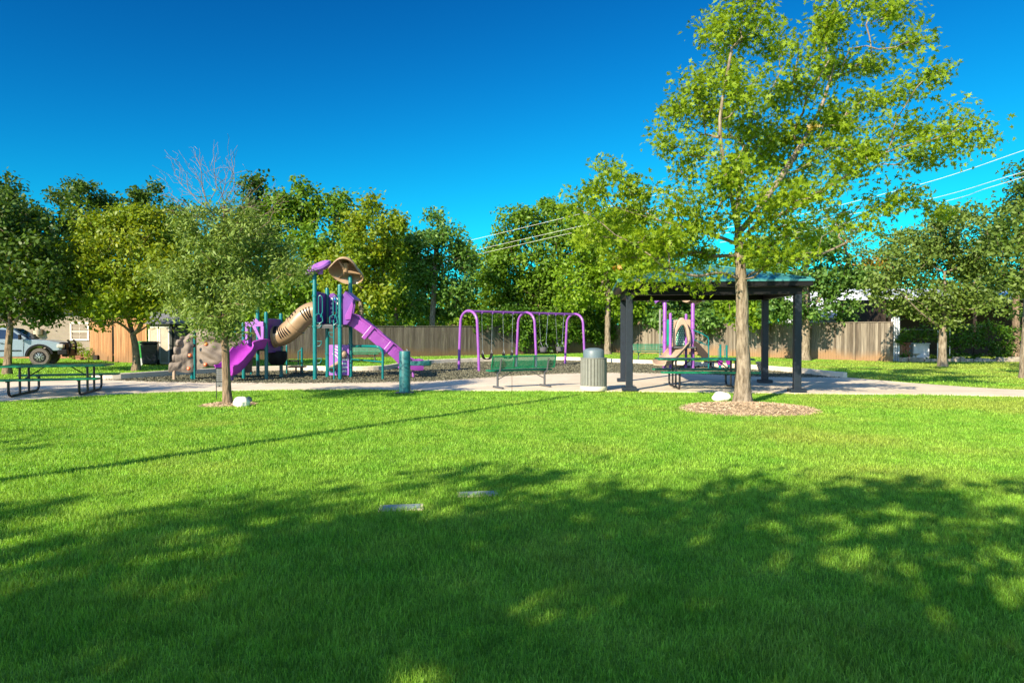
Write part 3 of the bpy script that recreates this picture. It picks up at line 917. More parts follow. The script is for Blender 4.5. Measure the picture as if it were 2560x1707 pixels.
M['pane'] = mat('window_reflection', (0.12, 0.08, 0.06), 0.12, var=0.6, scale=1.8, spec=0.8)
window(h, 15.75, 16.7, 1.03, 1.95)
mb = MB(); mb.box((X1 / 2, -0.03, 0.12), (X1 + 0.03, 0.08, 0.24)); mb.build('foundation', M['brick'], h)
mb = MB(); mb.box((X1 - 0.12, -0.045, 1.5), (0.16, 0.06, 3.0)); mb.build('corner_board', M['siding'], h)
for px, wd in ((14.55, 0.05), ):
    for q in (9.95, 10.12):
        mb = MB(); mb.tube([(q, -0.09, 1.25), (q, -0.09, 3.0)], 0.035, 8); mb.build('conduit', M['trim'], h)
mb = MB(); mb.box((11.55, -0.1, 1.55), (0.4, 0.14, 0.5)); mt = mb.build('electric_meter', M['siding'], h, bevel=0.015)
mb = MB(); mb.lathe((11.55, -0.17, 1.55), [(0.12, 0), (0.12, 0.08), (0.09, 0.12)], 16, Matrix.Rotation(R(90), 3, 'X')); mb.build('dial', M['trim'], mt)
mb = MB(); mb.tube([(11.5, -0.09, 1.8), (11.5, -0.09, 2.2)], 0.03, 8); mb.build('conduit', M['trim'], h)
mb = MB(); mb.lathe((14.05, -0.22, 1.3), [(0.2, 0), (0.21, 0.04), (0.21, 0.3), (0.16, 0.34)], 20); mb.build('vent_hood', M['shedpale'], h)

# house shrubs
def shrub(name, label, boxes, m, seed, n, size, shape=OVAL, stems=True, base=None, cat='shrub', core=True):
    rng = np.random.default_rng(seed)
    b = Vector(base) if base is not None else Vector((boxes[0][0], boxes[0][1], 0))
    t = thing(name, label, cat, b)
    C, Rr = [], []
    for (x, y, z, rx, ry, rz) in boxes:
        k = max(3, int(n * (rx * ry * rz) ** 0.667))
        d = rng.normal(size=(k, 3)); d /= np.linalg.norm(d, axis=1)[:, None]
        q = np.array([x, y, z]) - np.array(b) + d * (rng.random(k) ** 0.4)[:, None] * np.array([rx, ry, rz])
        C.append(q[q[:, 2] > 0.02]); Rr.append(np.full(len(C[-1]), 0.22))
    C = np.concatenate(C); Rr = np.concatenate(Rr)
    sk = Skeleton(); sk.chain([np.array((0, 0, -0.02)), np.array((0, 0, 0.08))], -1)
    sel = C[rng.permutation(len(C))[:60]]
    sk.grow(sel, 1, rng, step=0.3, wig=0.04)
    sk.mesh('stem', M['bark_dark'], t, 0.006)
    leaf_cloud('foliage', C, Rr, 20, size, shape, m, t, rng)
    return t
shrub('shrub', 'clipped yellow-green bush below the house window', [(-23.1, 36.0, 0.45, 0.55, 0.5, 0.45)], LM['yellow'], 1, 180, 0.10)
shrub('shrub', 'tiny leafy weed growing at the foot of the pale cedar panel', [(-20.6, 33.2, 0.35, 0.12, 0.12, 0.35)], LM['bright'], 2, 300, 0.09, cat='weed')
mb = MB(); rng_ = random.Random(3)
tk = thing('brick_pile', 'low pile of loose red bricks and a block in the grass by the house', 'bricks', (-22.2, 35.5, 0))
for i in range(9):
    q = MB(); q.box((rng_.uniform(-0.45, 0.2), rng_.uniform(-0.2, 0.2), 0.05 + 0.08 * (i // 4)), (0.24, 0.12, 0.075), rng_.uniform(-0.6, 0.6)); q.build('brick', M['brick'], tk, bevel=0.006)
q = MB(); q.box((0.5, 0, 0.13), (0.34, 0.3, 0.26), 0.2); q.build('block', M['dark_inside'], tk, bevel=0.01)

# garden shed
sh = thing('garden_shed', 'small shed with pale double doors and grey plank side behind the climbing wall', 'shed', (-15.8, 30.7, 0), R(0))
mb = MB(); mb.box((0.0, 1.0, 0.92), (1.1, 2.0, 1.84)); mb.build('front_wall', M['shedpale'], sh)
for x in (-0.28, 0.2):
    d_ = MB(); d_.box((x, -0.03, 0.88), (0.44, 0.05, 1.66)); dd = d_.build('door', M['shedpale'], sh, bevel=0.008)
    tr_ = MB()
    for s in (-0.2, 0.2): tr_.box((x + s, -0.065, 0.88), (0.05, 0.02, 1.66))
    for z in (0.08, 1.68): tr_.box((x, -0.065, z), (0.35, 0.02, 0.05))
    tr_.build('trim', M['trim'], dd)
mb = MB(); mb.box((1.55, 1.02, 0.9), (1.95, 2.0, 1.8)); mb.build('plank_side', M['greywood'], sh)
mb = MB()
for i in range(14): mb.box((0.64 + 0.14 * i, 0.0, 0.9), (0.128, 0.02 + 0.006 * (i % 3), 1.8))
mb.build('side_boards', M['greywood'], sh)
mb = MB(); mb.box((0.5, -0.02, 0.9), (0.1, 0.1, 1.84)); mb.build('corner_post', M['greywood'], sh)
mb = MB(); mb.prism([(-0.25, 0), (1.0, 0.62), (2.3, 0.0), (2.3, 0.06), (1.0, 0.69), (-0.25, 0.07)], -0.7, 2.7, mtx=Matrix(((0, 0, 1, 0), (1, 0, 0, 0), (0, 1, 0, 1.82), (0, 0, 0, 1))))
mb.build('roof', M['shingle'], sh)

# rubbish carts
def cart(label, x, y, m, rz, lidm):
    t = thing('wheeled_bin', label, 'bin', (x, y, 0), rz, 'wheeled bins by the shed')
    b = MB(); n = 4
    vs = []
    for z, s in ((0.08, 0.25), (0.12, 0.27), (0.95, 0.33)):
        vs += [(-s, -s * 1.1, z), (s, -s * 1.1, z), (s, s * 1.1, z), (-s, s * 1.1, z)]
    fs = [(3, 2, 1, 0), (8, 9, 10, 11)] + [(i + 4 * k, (i + 1) % 4 + 4 * k, (i + 1) % 4 + 4 * k + 4, i + 4 * k + 4) for k in range(2) for i in range(4)]
    b.add(vs, fs); b.build('body', m, t, bevel=0.03)
    l_ = MB(); l_.box((0, 0, 1.0), (0.72, 0.8, 0.06)); l_.box((0, 0.02, 1.04), (0.6, 0.62, 0.04)); l_.build('lid', lidm, t, bevel=0.02)
    hd = MB(); hd.tube([(-0.25, 0.42, 0.95), (0.25, 0.42, 0.95)], 0.02, 8); hd.build('handle', lidm, t)
    for s in (-1, 1):
        w_ = MB(); w_.lathe((s * 0.29, 0.3, 0.13), [(0.13, -0.03), (0.13, 0.03)], 16, Matrix.Rotation(R(90), 3, 'Y')); w_.build('wheel', M['black'], t)
cart('black wheeled bin in front of the pale shed doors', -15.75, 29.7, M['darkplast'], R(20), M['darkplast'])
cart('green wheeled bin half hidden behind the black bin', -16.35, 30.3, M['cartgreen'], R(10), M['cartgreen'])
b = MB(); b.lathe(G(356, 913), [(0.12, 0), (0.15, 0.3), (0.16, 0.32), (0.145, 0.32), (0.12, 0.05)], 20)
bk = b.build('bucket', M['bucket']); tag(bk, 'small white bucket standing beside the green bin', 'bucket')

# ------------------------------------------------------------------ right neighbour
nb = thing('outbuilding', 'long white metal-roofed outbuilding behind the sunlit fence', 'building', (17, 42, 0))
mb = MB(); mb.box((3.6, 2, 1.15), (4.8, 4, 2.3)); mb.build('wall', M['whitemetal'], nb)
mb = MB(); mb.add([(0.9, -0.5, 2.38), (6.4, -0.5, 2.38), (6.4, 4.5, 4.1), (0.9, 4.5, 4.1), (0.9, -0.5, 2.5), (6.4, -0.5, 2.5), (6.4, 4.5, 4.2), (0.9, 4.5, 4.2)],
    [(0, 3, 2, 1), (4, 5, 6, 7), (0, 1, 5, 4), (1, 2, 6, 5), (2, 3, 7, 6), (3, 0, 4, 7)])
for i in range(14): mb.bar((1.0 + i * 0.4, -0.5, 2.51), (1.0 + i * 0.4, 4.5, 4.21), 0.04, 0.03)
mb.build('roof', M['whitemetal'], nb)
mb = MB(); mb.box((3.65, -0.53, 2.42), (5.5, 0.06, 0.2)); mb.build('gutter', M['whitemetal'], nb)
cp = thing('carport', 'dark open carport with white roof behind the vine hedge', 'carport', (24, 37, 0))
mb = MB(); mb.add([(-4.2, -1.2, 3.15), (9, -1.2, 3.15), (9, 5, 3.9), (-4.2, 5, 3.9), (-4.2, -1.2, 3.35), (9, -1.2, 3.35), (9, 5, 4.1), (-4.2, 5, 4.1)],
    [(0, 3, 2, 1), (4, 5, 6, 7), (0, 1, 5, 4), (1, 2, 6, 5), (2, 3, 7, 6), (3, 0, 4, 7)]); mb.build('roof', M['whitemetal'], cp)
mb = MB(); mb.box((2.4, 4.6, 1.7), (13, 0.2, 3.4)); mb.box((-4.1, 2.0, 1.6), (0.15, 5, 3.2)); mb.box((2.4, -0.9, 2.95), (13, 0.12, 0.3)); mb.build('back_wall', M['dark_inside'], cp)
for x in (-4, 0.5, 3.2, 8):
    mb = MB(); mb.box((x, -0.85, 1.5), (0.12, 0.12, 3.0)); mb.build('post', M['dark_inside'], cp)
mb = MB(); mb.box((5.1, -1.0, 1.35), (0.7, 0.1, 2.7)); mb.build('white_panel', M['whitemetal'], cp)
cf = thing('metal_fence', 'short white corrugated metal fence at the end of the wooden fence', 'fence', (18.85, 33.9, 0))
mb = MB()
for i in range(8):
    x = i * 0.055; y = (0.018 if i % 2 else -0.018)
    mb.box((x, y, 1.1), (0.056, 0.01, 2.2), R(20 if i % 2 else -20))
mb.build('sheet', M['whitemetal'], cf)
mb = MB(); mb.box((0.28, 0.06, 1.1), (0.06, 0.06, 2.2)); mb.build('post', M['steel'], cf)
for i, (x, y) in enumerate([(21.0, 34.2)]):
    t = thing('brick_stack', 'orange-brown stack of bricks under the vine hedge', 'bricks', (19.75, 34.6, 0), R(5))
    rr = random.Random(8)
    for k in range(8):
        for j in range(3):
            q = MB(); q.box((-0.24 + j * 0.24 + (0.06 if k % 2 else 0), rr.uniform(-0.02, 0.02), 0.06 + 0.115 * k), (0.225, 0.2, 0.105), rr.uniform(-0.06, 0.06)); q.build('brick', M['brick'], t, bevel=0.006)
t = thing('storage_box', 'pale grey storage box standing under the vine hedge', 'box', (20.75, 34.8, 0), R(-5))
mb = MB(); mb.box((0, 0, 0.42), (0.78, 0.5, 0.84)); mb.build('body', M['whitemetal'], t, bevel=0.03)
mb = MB(); mb.box((0, -0.01, 0.87), (0.84, 0.56, 0.06)); mb.build('lid', M['whitemetal'], t, bevel=0.02)
t = thing('bird_bath', 'small pale stone bird bath by the brick stack', 'bird bath', (20.0, 33.8, 0))
mb = MB(); mb.lathe((0, 0, 0), [(0.12, 0), (0.1, 0.04), (0.05, 0.08), (0.045, 0.26), (0.08, 0.32)], 16); mb.build('pedestal', M['curb'], t)
mb = MB(); mb.lathe((0, 0, 0.32), [(0.08, 0), (0.19, 0.05), (0.21, 0.09), (0.19, 0.09), (0.1, 0.04)], 20); mb.build('basin', M['curb'], t)
t = thing('stone_edging', 'low rough stone edging along the foot of the vine hedge', 'stone wall', (22.5, 33.2, 0))
rr = random.Random(5); mb = MB()
x = -3.6
while x < 7:
    w_ = rr.uniform(0.2, 0.42); hh = rr.uniform(0.13, 0.26)
    mb.box((x + w_ / 2, rr.uniform(-0.04, 0.04), hh / 2), (w_ - 0.02, 0.25, hh), rr.uniform(-0.12, 0.12)); x += w_
mb.build('stones', M['lowwall'], t, bevel=0.03)
# vine-grown hedge: wire panels carry it, gaps under the left half
def hedge(label, spans, seed, m, n):
    rng = np.random.default_rng(seed)
    x0 = spans[0][0]; t = thing('vine_hedge', label, 'hedge', (x0, spans[0][2], 0))
    C = []
    for (xa, xb, y, za, zb, dep) in spans:
        k = int((xb - xa) * (zb - za) * n)
        q = np.stack([rng.uniform(xa, xb, k), y + rng.normal(size=k) * dep, rng.uniform(za, zb, k)], 1)
        q[:, 2] += 0.12 * np.sin(q[:, 0] * 2.2) * (q[:, 2] - za) / (zb - za)
        C.append(q - np.array([x0, spans[0][2], 0]))
    C = np.concatenate(C)
    leaf_cloud('foliage', C, np.full(len(C), 0.24), 18, 0.12, OVAL, m, t, rng)
    sk = Skeleton(); sk.chain([np.array((0.2, 0, 0)), np.array((0.2, 0, 0.2))], -1)
    sk.grow(C[rng.permutation(len(C))[:90]], 1, rng, step=0.5)
    sk.mesh('stem', M['bark_dark'], t, 0.006)
    mb = MB(); L = spans[-1][1] - x0
    for i in range(int(L / 2) + 1): mb.tube([(i * 2.0, 0, 0), (i * 2.0, 0, spans[0][4] - 0.1)], 0.03, 6)
    mb.tube([(0, 0, spans[0][4] - 0.12), (L, 0, spans[0][4] - 0.12)], 0.02, 6); mb.build('wire_panel', M['steel'], t)
hedge('vine-covered hedge with gaps underneath between the fence end and park tree', [(19.2, 21.6, 34.0, 1.05, 1.7, 0.15), (19.1, 19.5, 33.75, 0.1, 0.5, 0.1), (19.0, 19.6, 33.7, 0.9, 1.5, 0.1), (20.4, 21.4, 34.2, 0.05, 0.22, 0.1), (21.3, 21.8, 34.0, 0.05, 1.5, 0.15)], 1, LM['vine'], 34)
hedge('thick dark green vine hedge right of the park tree', [(21.8, 27.5, 34.0, 0.7, 1.85, 0.2), (21.8, 22.6, 34, 0.1, 0.8, 0.15), (23.6, 27.5, 34.0, 0.2, 0.9, 0.2), (22.6, 23.4, 34.0, 0.05, 0.3, 0.1)], 2, LM['vine'], 34)
# vines hanging over the corner of the wooden fences
rng = np.random.default_rng(9)
t = thing('climbing_vine', 'dark climbing vine hanging over the fence behind the swings', 'vine', (3.0, 44.6, 0))
C = []
for (x0, x1, y, z0, z1, k) in [(-2.2, 1.4, 43.0, 1.5, 2.8, 60), (-0.6, 6.8, 45.0, 1.3, 3.2, 190), (0.2, 3.6, 44.0, 0.25, 2.0, 90), (3.6, 6.6, 46.0, 0.8, 2.0, 60), (5.6, 7.2, 46.8, 0.9, 2.8, 46)]:
    q = np.stack([rng.uniform(x0, x1, k), np.zeros(k), rng.uniform(z0, z1, k)], 1)
    q[:, 1] = 29.0 + (q[:, 0] + 24) * (19.3 / 31.2) - 0.45 + rng.normal(size=k) * 0.18
    C.append(q - np.array([3.0, 44.6, 0]))
C = np.concatenate(C)
leaf_cloud('foliage', C, np.full(len(C), 0.36), 26, 0.17, OVAL, LM['vine'], t, rng)
sk = Skeleton(); sk.chain([np.array((0, 0.6, 0)), np.array((0, 0.6, 0.6))], -1)
sk.grow(C[rng.permutation(len(C))[:80]], 1, rng, step=0.5); sk.mesh('stem', M['bark_dark'], t, 0.01)

# overhead wires from the right edge to the trees in the middle
def wire(label, pts):
    P = [W(x, y, D) for x, y, D in pts]
    mb = MB(); mb.tube(smooth_path(P, 14), 0.009, 5)
    o = mb.build('overhead_wire', M['wire']); tag(o, label, 'power line', 'overhead wires')
wire('highest of the three overhead wires crossing the sky', [(2700, 322, 20), (2560, 376, 22), (2253, 474, 27), (1860, 563, 36), (1458, 533, 46), (1155, 606, 58)][:4] + [(1500, 600, 45)])
wire('middle overhead wire, running into the oak crown', [(2700, 385, 20), (2529, 439, 22), (2273, 509, 27), (1900, 572, 36), (1640, 600, 42)])
wire('lowest of the three overhead wires at the right edge', [(2700, 400, 20), (2474, 469, 23), (2348, 507, 26), (2000, 580, 34), (1800, 606, 38)])
wire('upper wire in front of the bushy tree behind the swings', [(1700, 472, 38), (1458, 533, 41), (1155, 606, 46), (1020, 640, 49)])
wire('brighter middle wire in front of the bushy tree behind the swings', [(1720, 505, 38), (1485, 558, 41), (1199, 623, 46), (1060, 656, 49)])
wire('lowest wire in front of the bushy tree behind the swings', [(1720, 520, 38), (1475, 572, 41), (1220, 630, 46), (1080, 662, 49)])
# lamp post left out of frame: its shadow is the long dark line on the lawn
lp = thing('lamp_post', 'lamp post out of frame on the left casting the long line of shadow', 'lamp post', (-7.1, 3.95, 0))
mb = MB(); mb.tube([(0, 0, 0), (0, 0, 8.2)], 0.09, 14, radii=[0.11, 0.075]); mb.build('pole', M['steel'], lp)
mb = MB(); mb.box((0, 0, 0.02), (0.36, 0.36, 0.04)); mb.build('base_plate', M['steel'], lp)

# far wooded skyline filling the gaps between the trees
rng = np.random.default_rng(21)
k = 2300
ang_ = rng.uniform(-0.85, 0.85, k); dd = rng.uniform(66, 78, k)
q = np.stack([dd * np.tan(ang_), dd, rng.random(k) * (5.6 + 1.2 * np.sin(ang_ * 23) + 0.8 * np.sin(ang_ * 51))], 1)
o = leaf_cloud('distant_woods', q, np.full(k, 1.5), 26, 0.55, OVAL, LM['mid'], None, rng); tag(o, kind='stuff')
# ------------------------------------------------------------------ pavilion
A0 = R(-6.5)
PW, PD = 4.0, 3.05
pv = thing('pavilion', 'square shade pavilion with teal metal hip roof and dark square posts', 'pavilion', G(1573, 979), A0)
EH = 2.33      # underside of the beams
for x, y in ((0, 0), (PW, 0), (PW, PD), (0, PD)):
    mb = MB(); mb.box((x, y, EH / 2 + 0.06), (0.17, 0.17, EH)); po = mb.build('post', M['navy'], pv, bevel=0.012)
    mb = MB(); mb.box((x, y, 0.075), (0.36, 0.36, 0.09)); mb.build('base_plate', M['navy'], po, bevel=0.008)
OV = 0.27
b0_, b1_ = EH + 0.06, EH + 0.24
mb = MB()
mb.box((PW / 2, 0, (b0_ + b1_) / 2), (PW + 0.17, 0.16, b1_ - b0_)); mb.build('beam', M['fascia'], pv, bevel=0.006)
mb = MB(); mb.box((PW / 2, PD, (b0_ + b1_) / 2), (PW + 0.17, 0.16, b1_ - b0_)); mb.build('beam', M['fascia'], pv, bevel=0.006)
for x in (0, PW):
    mb = MB(); mb.box((x, PD / 2, (b0_ + b1_) / 2), (0.16, PD - 0.16, b1_ - b0_ - 0.005)); mb.build('beam', M['fascia'], pv, bevel=0.006)
e0 = b1_ + 0.005
xa, xb, ya, yb = -OV, PW + OV, -OV, PD + OV
apx = Vector((PW / 2, PD / 2, e0 + 0.62)); ridge = 0.35
ra, rb = apx + V(-ridge, 0, 0), apx + V(ridge, 0, 0)
zc = e0 + 0.13
cor = [V(xa, ya, zc), V(xb, ya, zc), V(xb, yb, zc), V(xa, yb, zc)]
mb = MB()
up = V(0, 0, 0.03)
faces = [(cor[0], cor[1], rb, ra), (cor[1], cor[2], rb), (cor[2], cor[3], ra, rb), (cor[3], cor[0], ra)]
for f in faces:
    k = len(f)
    mb.add(list(f) + [p + up for p in f], [tuple(range(k))[::-1], tuple(range(k, 2 * k))] + [(i, (i + 1) % k, (i + 1) % k + k, i + k) for i in range(k)])
rf = mb.build('roof', M['roofteal'], pv)
mb = MB()
def seam(base, d, f, n):
    pass
# standing seams run up each slope, caps along the hips
def plane_z(f, x, y):
    nrm = (f[1] - f[0]).cross(f[2] - f[0]).normalized()
    return f[0].z - (nrm.x * (x - f[0].x) + nrm.y * (y - f[0].y)) / nrm.z
nS = 11
for i in range(1, nS):
    x = xa + (xb - xa) * i / nS
    for yy, ff, s in ((ya, faces[0], 1), (yb, faces[2], -1)):
        # distance up the slope until hip or ridge
        span = (PD / 2 + OV)
        lim = span * min(1, (x - xa) / (ra.x - xa), (xb - x) / (xb - rb.x))
        y2 = yy + s * lim * 0.985
        mb.bar(V(x, yy, plane_z(ff, x, yy) + 0.045), V(x, y2, plane_z(ff, x, y2) + 0.045), 0.022, 0.035)
nS2 = 9
for i in range(1, nS2):
    y = ya + (yb - ya) * i / nS2
    lim = (ra.x - xa) * min((y - ya), (yb - y)) / ((yb - ya) / 2)
    for xx, ff, s in ((xa, faces[3], 1), (xb, faces[1], -1)):
        x2 = xx + s * lim * 0.985
        mb.bar(V(xx, y, plane_z(ff, xx, y) + 0.045), V(x2, y, plane_z(ff, x2, y) + 0.045), 0.022, 0.035)
for c_, r_ in ((cor[0], ra), (cor[3], ra), (cor[1], rb), (cor[2], rb)):
    mb.bar(c_ + V(0, 0, 0.05), r_ + V(0, 0, 0.05), 0.09, 0.035)
mb.bar(ra + V(0, 0, 0.05), rb + V(0, 0, 0.05), 0.1, 0.035)
mb.build('seams', M['roofteal'], rf)
mb = MB(); fh = 0.13
cx_, cy_ = (xa + xb) / 2, (ya + yb) / 2
for (c_, d_) in (((cx_, ya, zc - fh / 2 + 0.005), (xb - xa, 0.03, fh)), ((cx_, yb, zc - fh / 2 + 0.005), (xb - xa, 0.03, fh)), ((xa, cy_, zc - fh / 2 + 0.005), (0.03, yb - ya - 0.03, fh)), ((xb, cy_, zc - fh / 2 + 0.005), (0.03, yb - ya - 0.03, fh))):
    mb.box(c_, d_)
mb.build('fascia', M['fascia'], pv)
mb = MB(); mb.box((cx_, cy_, e0 + 0.02), (xb - xa - 0.04, yb - ya - 0.04, 0.012)); mb.build('ceiling', M['fascia'], pv)
mb = MB()
for (c_, d_) in (((cx_, ya - 0.02, zc + 0.01), (xb - xa + 0.07, 0.05, 0.045)), ((cx_, yb + 0.02, zc + 0.01), (xb - xa + 0.07, 0.05, 0.045)), ((xa - 0.02, cy_, zc + 0.01), (0.05, yb - ya - 0.02, 0.045)), ((xb + 0.02, cy_, zc + 0.01), (0.05, yb - ya - 0.02, 0.045))):
    mb.box(c_, d_)
mb.build('drip_edge', M['roofteal'], pv)

# ------------------------------------------------------------------ picnic tables
def picnic_table(label, loc, rz, L=2.4, tube='black_tube'):
    t = thing('picnic_table', label, 'picnic table', loc, rz, 'green park picnic tables')
    def slab(y, z, wd, name, ll):
        mb = MB(); r = 0.09
        pts = []
        for cx0, cy0, a0 in ((ll / 2 - r, wd / 2 - r, 0), (-ll / 2 + r, wd / 2 - r, 90), (-ll / 2 + r, -wd / 2 + r, 180), (ll / 2 - r, -wd / 2 + r, 270)):
            for i in range(6): pts.append((cx0 + r * math.cos(R(a0 + i * 18)), cy0 + r * math.sin(R(a0 + i * 18)) + y))
        mb.prism(pts, z - 0.045, z)
        mb.build(name, M['green'], t, bevel=0.012)
    slab(0, 0.77, 0.76, 'tabletop', L)
    slab(-0.72, 0.46, 0.28, 'seat', L)
    slab(0.72, 0.46, 0.28, 'seat', L)
    for s in (-1, 1):
        x = s * L * 0.31; q = 0.028
        mb = MB(); rr = 0.13; y1 = 0.74
        path = [V(x, -y1, 0.41), V(x, -y1, q + rr)] + [V(x, -y1 + rr - rr * math.cos(R(a)), q + rr - rr * math.sin(R(a))) for a in range(15, 91, 15)]
        path += [V(x, y1 - rr + rr * math.sin(R(a)), q + rr - rr * math.cos(R(a))) for a in range(0, 91, 15)] + [V(x, y1, 0.41)]
        mb.tube(path, q, 10)
        for y in (-0.22, 0.22): mb.tube([V(x, y, q), V(x, y, 0.72)], 0.026, 10)
        mb.tube([V(x, -0.24, 0.40), V(x, 0.24, 0.40)], 0.016, 8)
        mb.tube([V(x, -0.36, 0.715), V(x, 0.36, 0.715)], 0.016, 8)
        mb.tube([V(x, -0.84, 0.405), V(x, -0.62, 0.405)], 0.016, 8)
        mb.tube([V(x, 0.84, 0.405), V(x, 0.62, 0.405)], 0.016, 8)
        mb.build('leg_frame', M[tube], t)
        mb = MB(); mb.tube([V(x, 0, 0.40), V(x - s * 0.42, 0, 0.72)], 0.014, 8); mb.build('brace', M[tube], t)
    return t
picnic_table('green picnic table standing under the pavilion roof behind the oak trunk', (5.0, 17.8, 0.03), R(-3), 2.45)
picnic_table('green picnic table on the path at the left edge, legs sunlit', (-10.78, 16.2, 0.03), R(18), 2.2).scale = (1.0, 1.3, 0.88)

# ------------------------------------------------------------------ benches
def bench(label, loc, rz, near=True):
    """faces +y, back leans to -y"""
    t = thing('park_bench', label, 'bench', loc, rz, 'green mesh benches')
    L = 1.83
    mb = MB(); mb.box((0, 0.16, 0.45), (L, 0.30, 0.045)); mb.build('seat', M['green'], t, bevel=0.015)
    bt = MB(); z0, z1 = 0.52, 0.83; lean = 0.09
    def bp(x, z): return V(x, -0.07 - lean * (z - z0) / (z1 - z0), z)
    for z in (z0, z1): bt.bar(bp(-L / 2, z), bp(L / 2, z), 0.03, 0.035, up=(0, 1, 0))
    for x in (-L / 2, -0.3, 0.3 - 0.02, L / 2): bt.bar(bp(x, z0), bp(x, z1), 0.035, 0.03, up=(0, 1, 0))
    bo = bt.build('backrest', M['green'], t, bevel=0.006)
    me = MB(); st = 0.045 if near else 0.06; hgt = z1 - z0; k = int(L / st)
    for i in range(-int(hgt / st) - 1, k + 1):
        for s in (1, -1):
            x0 = -L / 2 + i * st; x1 = x0 + hgt
            a0, a1 = max(x0, -L / 2), min(x1, L / 2)
            if a1 - a0 < 0.01: continue
            za, zb = z0 + (a0 - x0), z0 + (a1 - x0)
            if s < 0: za, zb = z1 - (a0 - x0), z1 - (a1 - x0)
            me.bar(bp(a0, za), bp(a1, zb), 0.016, 0.004, up=(0, 1, 0))
    me.build('mesh_back', M['green'], bo)
    for x in (-0.69, 0.69):
        mb = MB()
        mb.tube([V(x, 0.05, 0.03), V(x, 0.05, 0.42)], 0.028, 10)
        mb.tube([V(x, -0.27, 0.025), V(x, 0.30, 0.025)], 0.028, 10)
        mb.tube([V(x, -0.02, 0.41), V(x, 0.30, 0.41)], 0.022, 8)
        mb.build('leg', M['grey_steel'], t)
        mb = MB(); mb.tube(smooth_path([V(x, 0.20, 0.40), V(x, -0.02, 0.39), V(x, -0.10, 0.46), V(x, -0.125, 0.56), V(x, -0.185, 0.76)], 4), 0.022, 8); mb.build('back_support', M['grey_steel'], t)
        mb = MB(); s = 1 if x > 0 else -1; mb.tube([V(x, 0.05, 0.22), V(x - s * 0.42, 0.05, 0.42)], 0.012, 6); mb.build('brace', M['grey_steel'], t)
    return t
bench('green mesh bench with its back to the camera on the path by the trash can', (0.27, 17.85, 0.03), R(26))
bench('green mesh bench on the grass by the far fence behind the pavilion post', (7.15, 35.0, 0.0), R(183), False)
bench('green mesh bench behind the long purple slide near the fence', (-7.15, 32.2, 0.0), R(180), False)

# ------------------------------------------------------------------ trash can
t = thing('trash_can', 'round grey slatted trash can with blue-grey dome lid on a concrete foot', 'trash can', G(1484, 975, 0.03))
mb = MB(); mb.lathe((0, 0, 0), [(0.325, 0), (0.335, 0.015), (0.335, 0.10), (0.32, 0.12)], 40); mb.build('concrete_foot', M['curb'], t)
mb = MB(); mb.lathe((0, 0, 0.12), [(0.27, 0), (0.27, 0.68)], 32); mb.build('drum', M['darkplast'], t)
mb = MB(); nS = 25
for i in range(nS):
    a = 2 * math.pi * i / nS
    for z, r_ in ((0.46, 0.315),):
        mb.box((r_ * math.cos(a), r_ * math.sin(a), z), (0.028, 0.068, 0.70), a)
mb.build('slats', M['trashgrey'], t, bevel=0.007)
mb = MB(); mb.lathe((0, 0, 0.79), [(0.333, 0), (0.335, 0.005), (0.335, 0.022), (0.26, 0.026)], 40); mb.build('rim', M['trashgrey'], t)
mb = MB(); mb.lathe((0, 0, 0.80), [(0.262, 0), (0.262, 0.17), (0.245, 0.205), (0.19, 0.235), (0.11, 0.252), (0.0, 0.258)], 40); mb.build('dome_lid', M['domegrey'], t)

# ------------------------------------------------------------------ drinking fountain
t = thing('drinking_fountain', 'teal pillar drinking fountain with a low side bowl between slide and bench', 'drinking fountain', G(1012, 981, 0.02))
mb = MB(); mb.lathe((0, 0, 0), [(0.135, 0), (0.135, 0.98), (0.128, 1.0)], 32); mb.build('pedestal', M['fount'] if 'fount' in M else M['teal'], t)
mb = MB(); mb.box((0, 0, 0.006), (0.44, 0.4, 0.012)); mb.build('base_plate', M['grey_steel'], t)
mb = MB(); mb.lathe((0, 0, 0.999), [(0.128, 0), (0.12, 0.006), (0.09, -0.004)], 28); mb.build('upper_basin', M['steel'], t)
mb = MB(); mb.tube([V(0.06, 0, 1.0), V(0.06, 0, 1.035), V(0.035, 0, 1.05)], 0.011, 8); mb.build('spout', M['steel'], t)
mb = MB(); mb.box((0.29, 0.02, 0.705), (0.34, 0.12, 0.11)); mb.build('arm', M['fount'], t, bevel=0.012)
mb = MB(); mb.lathe((0.52, 0.02, 0.645), [(0.10, 0), (0.125, 0.02), (0.13, 0.115), (0.11, 0.118), (0.08, 0.10)], 28); lb = mb.build('lower_bowl', M['fount'], t)
mb = MB(); mb.tube([V(0.58, 0.02, 0.75), V(0.58, 0.02, 0.79), V(0.55, 0.02, 0.80)], 0.01, 8); mb.build('spout', M['steel'], t)

# ------------------------------------------------------------------ notice sign and white rocks
t = thing('notice_sign', 'small black framed notice sign on thin legs behind the small tree trunk', 'sign', G(549, 1000), R(12))
mb = MB()
for x in (-0.065, 0.065): mb.bar(V(x, 0, 0), V(x, 0, 0.72), 0.014, 0.014)
mb.build('legs', M['black_tube'], t)
mb = MB(); mb.box((0, 0, 0.50), (0.15, 0.016, 0.42)); mb.build('frame', M['black_tube'], t)
mb = MB()
rr = random.Random(2)
for i in range(6):
    mb.box((0, -0.010, 0.66 - i * 0.045), (0.115, 0.003, 0.034))
mb.box((0, -0.010, 0.345), (0.115, 0.003, 0.09)); mb.build('notice_sheet', M['notice'], t)
mb = MB()
for i in range(6):
    for j in range(2): mb.box((-0.004 * (i % 3), -0.0125, 0.668 - i * 0.045 - j * 0.013), (0.085 - 0.012 * ((i + j) % 3), 0.002, 0.004))
for j in range(4): mb.box((0, -0.0125, 0.37 - j * 0.016), (0.08, 0.002, 0.004))
